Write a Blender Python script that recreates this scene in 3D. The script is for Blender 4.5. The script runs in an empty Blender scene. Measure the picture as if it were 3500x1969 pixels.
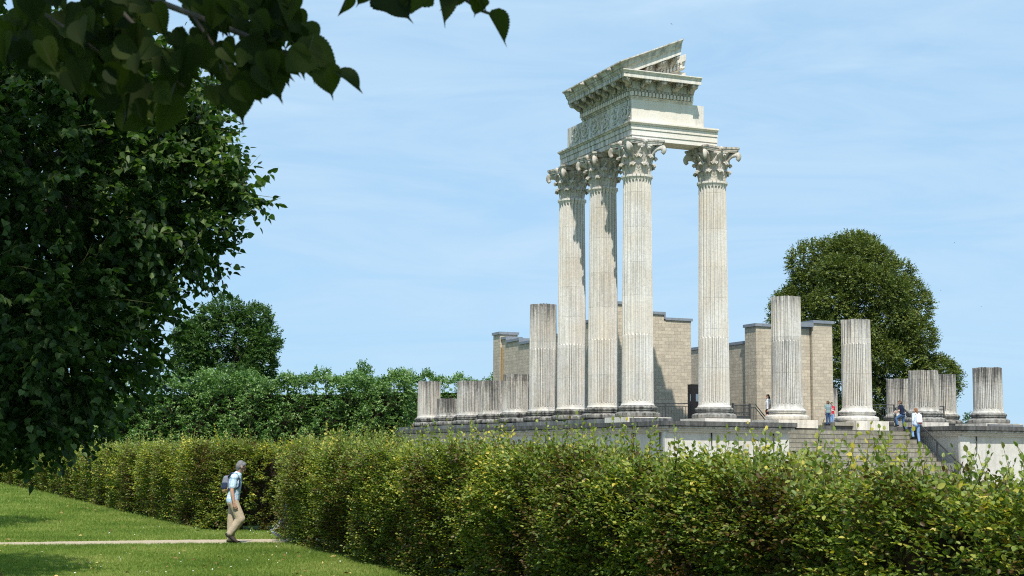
import bpy, bmesh, math, random
import numpy as np
from mathutils import Vector, Matrix
R = math.radians
sc = bpy.context.scene
COL = sc.collection
rng = np.random.default_rng(7)
random.seed(7)

# ------------------------------------------------------------------ camera, sky, sun, exposure
CAM_Z = 1.97
cd = bpy.data.cameras.new('camera'); cam = bpy.data.objects.new('camera', cd); COL.objects.link(cam)
cd.sensor_width = 36; cd.lens = 36 * 5028.88 / 3500; cd.clip_start = .05; cd.clip_end = 6000
cd.dof.use_dof = True; cd.dof.focus_distance = 50; cd.dof.aperture_fstop = 11
cam.matrix_world = (Matrix.Translation((0, 0, CAM_Z)) @ Matrix.Rotation(R(90 + 6.428), 4, 'X') @ Matrix.Rotation(R(.4035), 4, 'Z'))
sc.camera = cam

SUN_EL, SUN_AZ = R(55), R(.7)          # azimuth measured from straight behind the camera towards the right
sund = Vector((math.sin(SUN_AZ) * math.cos(SUN_EL), -math.cos(SUN_AZ) * math.cos(SUN_EL), math.sin(SUN_EL)))
w = bpy.data.worlds.new('World'); sc.world = w; w.use_nodes = True
nt = w.node_tree; nt.nodes.clear()
def N(t, typ, **kw):
    n = t.nodes.new(typ)
    for k, v in kw.items():
        if k in n.inputs: n.inputs[k].default_value = v
        else: setattr(n, k, v)
    return n
out = N(nt, 'ShaderNodeOutputWorld'); bg = N(nt, 'ShaderNodeBackground', Strength=.12)
sky = N(nt, 'ShaderNodeTexSky', sky_type='NISHITA', sun_disc=False, sun_elevation=SUN_EL, sun_rotation=math.pi - SUN_AZ,
        air_density=1.0, dust_density=.35, ozone_density=3.0, altitude=0)
tcw = N(nt, 'ShaderNodeTexCoord')
mpw = N(nt, 'ShaderNodeMapping'); mpw.inputs['Scale'].default_value = (2.2, 2.2, 13); mpw.inputs['Rotation'].default_value = (R(4), R(-7), 0)
nzw = N(nt, 'ShaderNodeTexNoise', Scale=2.1, Detail=9, Roughness=.62, Distortion=.7)
rpw = N(nt, 'ShaderNodeMapRange'); rpw.inputs[1].default_value = .36; rpw.inputs[2].default_value = .70; rpw.inputs[3].default_value = 0.0; rpw.inputs[4].default_value = .80
mxw = N(nt, 'ShaderNodeMix', data_type='RGBA'); mxw.inputs[7].default_value = (4.35, 5.95, 7.5, 1)
tint = N(nt, 'ShaderNodeMix', data_type='RGBA', blend_type='MULTIPLY'); tint.inputs[0].default_value = 1; tint.inputs[7].default_value = (.74, .98, 1.13, 1)
L = nt.links.new
veil = N(nt, 'ShaderNodeMix', data_type='RGBA'); veil.inputs[0].default_value = .84; veil.inputs[7].default_value = (3.5, 5.4, 7.3, 1)
L(tint.outputs[2], veil.inputs[6])
L(tcw.outputs['Generated'], mpw.inputs[0]); L(mpw.outputs[0], nzw.inputs['Vector']); L(nzw.outputs['Fac'], rpw.inputs[0])
L(sky.outputs[0], tint.inputs[6]); L(veil.outputs[2], mxw.inputs[6]); L(rpw.outputs[0], mxw.inputs[0]); L(mxw.outputs[2], bg.inputs[0]); L(bg.outputs[0], out.inputs[0])
sl = bpy.data.lights.new('sun', 'SUN'); sl.energy = 4.9; sl.angle = R(.55); sl.color = (1, .955, .88)
so = bpy.data.objects.new('sun', sl); COL.objects.link(so); so.rotation_euler = sund.to_track_quat('Z', 'Y').to_euler(); so.location = (0, -20, 60)
sc.view_settings.view_transform = 'Standard'; sc.view_settings.look = 'None'; sc.view_settings.exposure = 0.12; sc.view_settings.gamma = 1
sc.cycles.max_bounces = 6; sc.cycles.diffuse_bounces = 3; sc.cycles.glossy_bounces = 2; sc.cycles.transmission_bounces = 4; sc.cycles.transparent_max_bounces = 4
sc.cycles.use_denoising = False; sc.cycles.pixel_filter_type = 'BLACKMAN_HARRIS'; sc.cycles.filter_width = 1.1

# ------------------------------------------------------------------ helpers
def tag(o, label=None, cat=None, group=None, kind=None):
    if label: o['label'] = label
    if cat: o['category'] = cat
    if group: o['group'] = group
    if kind: o['kind'] = kind
    elif label: o['kind'] = 'thing'
    return o
def thing(name, label, cat, loc=(0, 0, 0), rz=0, group=None):
    o = bpy.data.objects.new(name, None); COL.objects.link(o); o.location = loc; o.rotation_euler = (0, 0, rz); o.empty_display_size = .2
    return tag(o, label, cat, group)
def link(name, me, mat, parent=None, smooth=False):
    o = bpy.data.objects.new(name, me); COL.objects.link(o)
    if mat and not me.materials: me.materials.append(mat)
    if parent: o.parent = parent
    if smooth: me.polygons.foreach_set('use_smooth', [True] * len(me.polygons))
    return o
class MB:
    """collects vertices and faces; optional per-vertex dirt and painted-shade value and per-face uv in metres"""
    def __init__(s): s.v = []; s.f = []; s.g = []; s.uv = {}; s.sm = set()
    def add(s, vs, fs, g=0, smooth=False):
        n = len(s.v); s.v += [tuple(p) for p in vs]
        s.g += list(g) if hasattr(g, '__len__') else [g] * len(vs)
        for f in fs:
            if smooth: s.sm.add(len(s.f))
            s.f.append(tuple(i + n for i in f))
        return n
    def box(s, x0, x1, y0, y1, z0, z1, g=0, M=None):
        vs = [(x, y, z) for z in (z0, z1) for y in (y0, y1) for x in (x0, x1)]
        if M: vs = [tuple(M @ Vector(p)) for p in vs]
        s.add(vs, [(0, 2, 3, 1), (4, 5, 7, 6), (0, 1, 5, 4), (2, 6, 7, 3), (0, 4, 6, 2), (1, 3, 7, 5)], g)
    def tube(s, pts, rad, k=6, g=0, smooth=True, sx=1.0):
        pts = [Vector(p) for p in pts]; n = len(pts)
        if not hasattr(rad, '__len__'): rad = [rad] * n
        vs = []; up = None
        for i, p in enumerate(pts):
            t = (pts[min(i + 1, n - 1)] - pts[max(i - 1, 0)]).normalized()
            if up is None or abs(up.dot(t)) > .98: up = Vector((0, 0, 1)) if abs(t.z) < .9 else Vector((1, 0, 0))
            a = t.cross(up).normalized(); b = a.cross(t).normalized(); up = b
            for j in range(k):
                c = 2 * math.pi * j / k; vs.append(p + (a * math.cos(c) * sx + b * math.sin(c)) * rad[i])
        fs = [(i * k + j, i * k + (j + 1) % k, (i + 1) * k + (j + 1) % k, (i + 1) * k + j) for i in range(n - 1) for j in range(k)]
        fs += [tuple(range(k))[::-1], tuple((n - 1) * k + j for j in range(k))]
        s.add(vs, fs, g, smooth)
    def lathe(s, prof, k=48, g=0, smooth=True, cap=True):
        vs = []; gs = []
        for i, (r, z) in enumerate(prof):
            for j in range(k): a = 2 * math.pi * j / k; vs.append((r * math.cos(a), r * math.sin(a), z)); gs.append(g[i] if hasattr(g, '__len__') else g)
        n = len(prof)
        fs = [(i * k + j, i * k + (j + 1) % k, (i + 1) * k + (j + 1) % k, (i + 1) * k + j) for i in range(n - 1) for j in range(k)]
        s.add(vs, fs, gs, smooth)
        if cap: s.add(vs[:k], [tuple(range(k))[::-1]], gs[:k]); s.add(vs[-k:], [tuple(range(k))], gs[-k:])
    def ball(s, c, r, k=10, g=0, sc=(1, 1, 1), M=None):
        vs = []; m = k // 2 + 1
        for i in range(m + 1):
            th = math.pi * i / m
            for j in range(k):
                ph = 2 * math.pi * j / k; q = Vector((math.sin(th) * math.cos(ph) * sc[0], math.sin(th) * math.sin(ph) * sc[1], math.cos(th) * sc[2])) * r
                if M: q = M @ q
                vs.append(q + Vector(c))
        s.add(vs, [(i * k + j, (i + 1) * k + j, (i + 1) * k + (j + 1) % k, i * k + (j + 1) % k) for i in range(m) for j in range(k)], g, True)
    def prism(s, poly, z0, z1, g=0):
        n = len(poly)
        s.add([(x, y, z0) for x, y in poly] + [(x, y, z1) for x, y in poly],
              [tuple(range(n))[::-1], tuple(range(n, 2 * n))] + [(i, (i + 1) % n, n + (i + 1) % n, n + i) for i in range(n)], g)
    def build(s, name, mat, parent=None, uv=False, fix=False):
        me = bpy.data.meshes.new(name); me.from_pydata(s.v, [], s.f)
        if fix:
            bm = bmesh.new(); bm.from_mesh(me); bmesh.ops.recalc_face_normals(bm, faces=bm.faces); bm.to_mesh(me); bm.free()
        a = me.attributes.new('grime_and_shade', 'FLOAT', 'POINT'); a.data.foreach_set('value', np.array(s.g, np.float32))
        if s.sm: me.polygons.foreach_set('use_smooth', [i in s.sm for i in range(len(s.f))])
        if uv:
            ul = me.uv_layers.new(name='m'); me.calc_loop_triangles()
            for p in me.polygons:
                n = p.normal
                for li in p.loop_indices:
                    c = me.vertices[me.loops[li].vertex_index].co
                    ul.data[li].uv = (c.x, c.z) if abs(n.y) > .7 else ((c.y, c.z) if abs(n.x) > .7 else (c.x, c.y))
        me.update()
        return link(name, me, mat, parent)

# ------------------------------------------------------------------ materials
def newmat(name):
    m = bpy.data.materials.new(name); m.use_nodes = True; t = m.node_tree; t.nodes.clear()
    o = N(t, 'ShaderNodeOutputMaterial'); b = N(t, 'ShaderNodeBsdfPrincipled'); t.links.new(b.outputs[0], o.inputs[0])
    return m, t, b, o
def mixc(t, fac, a, b, mode='MIX'):
    n = N(t, 'ShaderNodeMix', data_type='RGBA', blend_type=mode)
    for i, x in ((0, fac), (6, a), (7, b)):
        if hasattr(x, 'is_output'): t.links.new(x, n.inputs[i])
        else: n.inputs[i].default_value = x if i == 0 else (*x, 1)
    return n.outputs[2]
def math_(t, op, a, b=0, c=0, clamp=False):
    n = N(t, 'ShaderNodeMath', operation=op, use_clamp=clamp)
    for i, x in enumerate((a, b, c)):
        if hasattr(x, 'is_output'): t.links.new(x, n.inputs[i])
        else: n.inputs[i].default_value = x
    return n.outputs[0]
def noise(t, scale, detail=4, rough=.55, vec=None, mscale=None, dist=0):
    n = N(t, 'ShaderNodeTexNoise', Scale=scale, Detail=detail, Roughness=rough, Distortion=dist)
    if vec is None: vec = N(t, 'ShaderNodeNewGeometry').outputs['Position']
    if mscale:
        mp = N(t, 'ShaderNodeMapping'); mp.inputs['Scale'].default_value = mscale; t.links.new(vec, mp.inputs[0]); vec = mp.outputs[0]
    t.links.new(vec, n.inputs['Vector']); return n.outputs['Fac']
def rng_(t, x, a, b, c=0., d=1.):
    n = N(t, 'ShaderNodeMapRange'); t.links.new(x, n.inputs[0])
    for i, v in enumerate((a, b, c, d)): n.inputs[i + 1].default_value = v
    return n.outputs[0]
def stone(name, light, warm, dark, streak=.5, rough=.9, bump=.4, blocks=None, mott=.42):
    m, t, b, o = newmat(name)
    at = N(t, 'ShaderNodeAttribute', attribute_name='grime_and_shade').outputs['Fac']
    big = rng_(t, noise(t, .55, 3), .35, .65)
    fine = noise(t, 9, 6, .65)
    stk = rng_(t, noise(t, 1, 4, .6, mscale=(5.5, 5.5, .45)), .38, .68)
    pits = rng_(t, noise(t, 26, 3, .6), .55, .75)
    c = mixc(t, big, light, warm)
    c = mixc(t, math_(t, 'MULTIPLY', rng_(t, fine, .4, .7), mott), c, tuple(x * .55 for x in light))
    c = mixc(t, math_(t, 'MULTIPLY', pits, mott * .75), c, tuple(x * .4 for x in light))
    if blocks:
        uvn = N(t, 'ShaderNodeUVMap'); br = N(t, 'ShaderNodeTexBrick', Scale=1.0); br.offset = .5
        br.inputs['Brick Width'].default_value = blocks[0]; br.inputs['Row Height'].default_value = blocks[1]; br.inputs['Mortar Size'].default_value = blocks[2]
        br.inputs['Color1'].default_value = (.80, .79, .78, 1); br.inputs['Color2'].default_value = (1.08, 1.07, 1.05, 1); br.inputs['Mortar'].default_value = (.52, .5, .47, 1)
        t.links.new(uvn.outputs[0], br.inputs['Vector']); c = mixc(t, .8, c, br.outputs['Color'], 'MULTIPLY')
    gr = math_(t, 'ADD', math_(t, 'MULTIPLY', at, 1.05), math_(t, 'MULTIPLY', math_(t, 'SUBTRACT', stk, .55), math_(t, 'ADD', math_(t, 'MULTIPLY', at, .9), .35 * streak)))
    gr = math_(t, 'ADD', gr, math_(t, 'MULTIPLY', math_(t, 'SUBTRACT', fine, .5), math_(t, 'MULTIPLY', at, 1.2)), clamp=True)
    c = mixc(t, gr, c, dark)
    t.links.new(c, b.inputs['Base Color']); b.inputs['Roughness'].default_value = rough; b.inputs['Specular IOR Level'].default_value = .2
    bp = N(t, 'ShaderNodeBump', Strength=bump, Distance=.03); t.links.new(fine, bp.inputs['Height']); t.links.new(bp.outputs[0], b.inputs['Normal'])
    return m
def plain(name, col, rough=.6, spec=.3, var=.15, scale=30, metallic=0):
    m, t, b, o = newmat(name)
    f = noise(t, scale, 4); c = mixc(t, rng_(t, f, .3, .7), tuple(x * (1 - var) for x in col), tuple(min(1, x * (1 + var)) for x in col))
    t.links.new(c, b.inputs['Base Color']); b.inputs['Roughness'].default_value = rough; b.inputs['Specular IOR Level'].default_value = spec; b.inputs['Metallic'].default_value = metallic
    return m
def leafmat(name, ramp, trans=.35, rough=.5, spec=.35, tcol=None, lowvar=None):
    m, t, b, o = newmat(name)
    at = N(t, 'ShaderNodeAttribute', attribute_name='tone').outputs['Fac']
    if lowvar:
        lf = rng_(t, noise(t, lowvar, 2), .3, .7, -.16, .16); at = math_(t, 'ADD', at, lf, clamp=True)
    cr = N(t, 'ShaderNodeValToRGB'); el = cr.color_ramp.elements
    while len(el) < len(ramp): el.new(.5)
    for e, (p, c) in zip(el, ramp): e.position = p; e.color = (*c, 1)
    t.links.new(at, cr.inputs[0]); t.links.new(cr.outputs[0], b.inputs['Base Color'])
    b.inputs['Roughness'].default_value = rough; b.inputs['Specular IOR Level'].default_value = spec
    tr = N(t, 'ShaderNodeBsdfTranslucent'); mx = N(t, 'ShaderNodeMixShader'); mx.inputs[0].default_value = trans
    tc = mixc(t, 1.0, cr.outputs[0], tcol or (1.5, 1.6, .6), 'MULTIPLY'); t.links.new(tc, tr.inputs[0])
    t.links.new(b.outputs[0], mx.inputs[1]); t.links.new(tr.outputs[0], mx.inputs[2]); t.links.new(mx.outputs[0], o.inputs[0])
    return m
M = {}
M['column'] = stone('column_limestone', (.74, .715, .665), (.68, .61, .51), (.135, .13, .122), streak=.32, mott=.42)
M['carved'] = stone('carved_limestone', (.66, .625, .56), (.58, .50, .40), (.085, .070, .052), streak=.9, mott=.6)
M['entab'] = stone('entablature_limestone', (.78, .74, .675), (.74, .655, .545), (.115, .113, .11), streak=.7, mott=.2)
M['base'] = stone('column_base_stone', (.36, .35, .325), (.34, .31, .265), (.045, .045, .043), streak=.8)
M['lip'] = stone('podium_ledge_stone', (.15, .15, .146), (.18, .175, .165), (.026, .027, .028), streak=.9, blocks=(1.15, 1.0, .004))
M['block'] = stone('stylobate_block_stone', (.23, .232, .235), (.28, .278, .27), (.045, .047, .05), streak=.8, blocks=(.85, 1.0, .005))
M['plaster'] = stone('podium_plaster', (.68, .655, .60), (.58, .55, .485), (.16, .15, .135), streak=.9, bump=.2)
M['step'] = stone('stair_stone', (.38, .355, .295), (.34, .31, .245), (.10, .095, .08), streak=.8, blocks=(2.1, 1.0, .006))
M['brick'] = stone('tuff_block_masonry', (.57, .495, .385), (.60, .515, .395), (.16, .135, .10), streak=.5, blocks=(.40, .19, .009), bump=.5)
M['coping'] = stone('lead_coping', (.22, .25, .29), (.27, .29, .32), (.10, .11, .12), streak=.5, rough=.6)
M['iron'] = plain('railing_iron', (.055, .058, .06), .55, .4, .2)
M['kiosk'] = plain('brown_painted_steel', (.095, .062, .05), .45, .4, .08)
M['paper'] = plain('white_notice_paper', (.82, .83, .84), .7, .2, .03)
M['bark'] = plain('bark', (.12, .10, .08), .95, .1, .45, 12)
M['twig'] = plain('green_twig', (.10, .10, .035), .8, .2, .25, 15)
M['hedgewood_core'] = plain('hedge_stems_and_dark_core', (.035, .027, .018), .95, .1, .4, 25)
# ------------------------------------------------------------------ ground
def ground_mat():
    m, t, b, o = newmat('lawn_soil_and_turf')
    f = noise(t, 22, 6, .7); l = noise(t, .6, 3)
    c = mixc(t, rng_(t, f, .3, .7), (.045, .095, .016), (.10, .18, .034)); c = mixc(t, math_(t, 'MULTIPLY', rng_(t, l, .4, .65), .5), c, (.10, .15, .03))
    t.links.new(c, b.inputs['Base Color']); b.inputs['Roughness'].default_value = .9; b.inputs['Specular IOR Level'].default_value = .1
    bp = N(t, 'ShaderNodeBump', Strength=.7, Distance=.04); t.links.new(f, bp.inputs['Height']); t.links.new(bp.outputs[0], b.inputs['Normal'])
    return m
g = MB(); g.add([(-900, -60, 0), (900, -60, 0), (900, 1800, 0), (-900, 1800, 0)], [(0, 1, 2, 3)])
o = g.build('lawn', ground_mat()); tag(o, 'wide mown green lawn in front of the hedges', 'lawn', kind='structure')
m, t, b, o_ = newmat('sandy_gravel')
f = noise(t, 60, 5, .7); f2 = noise(t, 3, 3)
c = mixc(t, rng_(t, f, .3, .7), (.30, .235, .155), (.56, .455, .325)); c = mixc(t, math_(t, 'MULTIPLY', f2, .35), c, (.36, .29, .19))
t.links.new(c, b.inputs['Base Color']); b.inputs['Roughness'].default_value = .95
M['gravel'] = m
up = [(-30, 28.5), (-20, 30.2), (-14, 31.2), (-11, 32.0), (-9, 32.75), (-7.2, 33.4), (-6, 33.75), (-4.5, 34.2), (-2, 35.2), (3, 37.5)]
lo = [(-30, 26.4), (-20, 28.6), (-14, 29.8), (-11, 30.7), (-9, 31.15), (-7.2, 31.6), (-6, 31.95), (-4.5, 32.4), (-2, 33.2), (3, 35.3)]
def dens(pl):
    o_ = []
    for a, b_ in zip(pl[:-1], pl[1:]):
        for k in range(10): q = k / 10; o_.append((a[0] + (b_[0] - a[0]) * q, a[1] + (b_[1] - a[1]) * q + random.uniform(-.07, .07)))
    return o_
ud, ld = dens(up), dens(lo); n = len(ud)
g = MB(); g.add([(x, y, .006) for x, y in ud] + [(x, y, .006) for x, y in ld], [(n + i, n + i + 1, i + 1, i) for i in range(n - 1)])
o = g.build('gravel_path', M['gravel']); tag(o, 'narrow sandy gravel path crossing the lawn', 'path', kind='structure')
# gravel court round the temple
P0 = Vector((6.0032, 70, 1.745 + CAM_Z)); PSI = R(22.65)
Uv = Vector((math.cos(PSI), math.sin(PSI), 0)); Vv = Vector((-math.sin(PSI), math.cos(PSI), 0))
SF, SS = 4.1678, 3.7082
def W(u, v, z=0): return P0 + Uv * u + Vv * v + Vector((0, 0, z))
GZ = -P0.z                                                     # ground level in temple heights
g = MB(); g.add([tuple(W(u, v, GZ + .004)) for u, v in ((-9, -17), (34, -17), (34, 42), (-9, 42))], [(0, 1, 2, 3)])
o = g.build('gravel_court', plain('court_gravel', (.24, .20, .15), .95, .1, .3, 20)); tag(o, 'gravel court round the temple podium', 'court', kind='structure')

# ------------------------------------------------------------------ leaves
def half(pts):                                                 # right half outline from base to tip -> folded two-face leaf
    n = len(pts); v = [(0, pts[0][1], 0)] + [(x, y, abs(x) * .32 - .25 * (y - .5) ** 2 * .6) for x, y in pts[1:-1]] + [(0, pts[-1][1], -.10)]
    r = list(range(n)); l = [(-x, y, z) for x, y, z in v[1:-1]]
    return np.array(v + l, float), [tuple(r), tuple([0] + list(range(n + n - 3, n - 1, -1)) + [n - 1])[::-1] if False else tuple([n - 1] + list(range(n + n - 3, n - 1, -1)) + [0])]
T_HEX = (np.array([(0, 0, 0), (.30, .30, .09), (.26, .70, .05), (0, 1, -.09), (-.26, .70, .05), (-.30, .30, .09)], float), [(0, 1, 2, 3), (3, 4, 5, 0)])
T_DIA = (np.array([(0, 0, 0), (.36, .45, .1), (0, 1, -.08), (-.36, .45, .1)], float), [(0, 1, 2), (2, 3, 0)])
T_LIN = half([(0, .05), (.15, 0), (.33, .05), (.43, .2), (.44, .36), (.38, .53), (.28, .68), (.15, .82), (.05, .92), (0, 1.10)])
def serr():
    base = [(.14, -.01), (.32, .04), (.43, .18), (.455, .34), (.41, .50), (.32, .65), (.20, .79), (.09, .89)]
    o_ = [(0, .06)]
    for (x0, y0), (x1, y1) in zip(base[:-1], base[1:]):
        for k in range(4):
            q = k / 4; s = 1.05 if k % 2 else .985
            o_.append(((x0 + (x1 - x0) * q) * s, (y0 + (y1 - y0) * q) + (.012 if k % 2 else 0)))
    return o_ + [(.075, .905), (.03, .97), (0, 1.16)]
T_SER = half(serr())
def nrm(a): return a / (np.linalg.norm(a, axis=1, keepdims=True) + 1e-9)
def leaves(name, T, pos, axis, normal, size, tone, mat, parent=None):
    tv, tf = T; n = len(pos); k = len(tv)
    a = nrm(axis); x = nrm(np.cross(a, normal)); z = np.cross(x, a)
    size = np.broadcast_to(size, (n,))
    V = pos[:, None, :] + size[:, None, None] * (tv[None, :, 0:1] * x[:, None, :] + tv[None, :, 1:2] * a[:, None, :] + tv[None, :, 2:3] * z[:, None, :])
    me = bpy.data.meshes.new(name); me.vertices.add(n * k); me.vertices.foreach_set('co', V.reshape(-1).astype(np.float32))
    li = np.concatenate([np.array(f) for f in tf]); tot = np.array([len(f) for f in tf]); L_ = len(li)
    me.loops.add(n * L_); me.loops.foreach_set('vertex_index', (np.arange(n)[:, None] * k + li[None]).reshape(-1).astype(np.int32))
    me.polygons.add(n * len(tf)); st = np.concatenate([[0], np.cumsum(tot)[:-1]])
    me.polygons.foreach_set('loop_start', (np.arange(n)[:, None] * L_ + st[None]).reshape(-1).astype(np.int32))
    me.polygons.foreach_set('loop_total', np.tile(tot, n).astype(np.int32))
    at = me.attributes.new('tone', 'FLOAT', 'POINT'); at.data.foreach_set('value', np.repeat(np.clip(tone, 0, 1), k).astype(np.float32))
    me.update(calc_edges=True)
    return link(name, me, mat, parent)
def rdir(n): return nrm(rng.normal(size=(n, 3)))
def sprays(base, d, length, nl, leaf, droop=.35, flat=.6, tone0=None, jit=.25):
    """leafy twigs: base points, directions, twig length, leaves each -> leaf arrays (alternating along the twig)"""
    m = len(base); d = nrm(d); length = np.broadcast_to(length, (m,))
    up = np.array([0, 0, 1.]); side = nrm(np.cross(d, up) + rng.normal(size=(m, 3)) * .15)
    nn = nrm(np.cross(side, d)); t = (np.arange(nl) + .6) / nl
    P = base[:, None] + d[:, None] * (length[:, None] * t[None])[..., None]; P[..., 2] -= droop * .25 * length[:, None] * t[None] ** 2
    sg = np.where(np.arange(nl) % 2 == 0, 1., -1.)
    A = d[:, None] * .55 + side[:, None] * sg[None, :, None] * .8 + rng.normal(size=(m, nl, 3)) * jit; A[..., 2] -= droop
    A[:, -1] = d + rng.normal(size=(m, 3)) * .1
    Nn = nn[:, None] * flat + up * .35 + rng.normal(size=(m, nl, 3)) * .42
    sz = leaf * rng.uniform(.72, 1.18, (m, nl)) * (1 - .25 * t[None] ** 3)
    tn = (tone0 if tone0 is not None else rng.uniform(.2, .8, m))[:, None] + rng.normal(size=(m, nl)) * .16
    return P.reshape(-1, 3), A.reshape(-1, 3), Nn.reshape(-1, 3), sz.reshape(-1), tn.reshape(-1)
def twigs_mesh(name, base, tip, r, mat, parent, sag=.1):
    mb = MB()
    for a, b_ in zip(base, tip):
        a = Vector(a); b_ = Vector(b_); mid = (a + b_) / 2 + Vector((0, 0, sag * (b_ - a).length))
        mb.tube([a, mid, b_], [r, r * .8, r * .4], 3)
    return mb.build(name, mat, parent)

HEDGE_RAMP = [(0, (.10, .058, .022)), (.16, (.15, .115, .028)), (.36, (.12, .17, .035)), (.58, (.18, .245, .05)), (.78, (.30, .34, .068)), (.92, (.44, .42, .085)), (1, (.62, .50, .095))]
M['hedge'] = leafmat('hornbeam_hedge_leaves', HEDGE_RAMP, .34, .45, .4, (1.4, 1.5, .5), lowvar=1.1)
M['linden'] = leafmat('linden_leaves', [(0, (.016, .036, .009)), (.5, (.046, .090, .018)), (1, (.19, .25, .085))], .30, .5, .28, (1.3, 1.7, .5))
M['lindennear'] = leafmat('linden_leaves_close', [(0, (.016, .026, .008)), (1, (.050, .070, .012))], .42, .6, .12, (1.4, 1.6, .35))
M['pleached'] = leafmat('trimmed_linden_leaves', [(0, (.045, .100, .020)), (.5, (.115, .215, .050)), (1, (.32, .42, .18))], .30, .4, .5, (1.2, 1.6, .5))
M['oak'] = leafmat('dark_olive_tree_leaves', [(0, (.048, .072, .018)), (.5, (.115, .155, .036)), (1, (.26, .28, .07))], .25, .5, .3, (1.4, 1.4, .5))
M['fartree'] = leafmat('distant_tree_leaves', [(0, (.030, .070, .018)), (.5, (.060, .125, .03)), (1, (.13, .20, .055))], .25, .5, .3)

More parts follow.
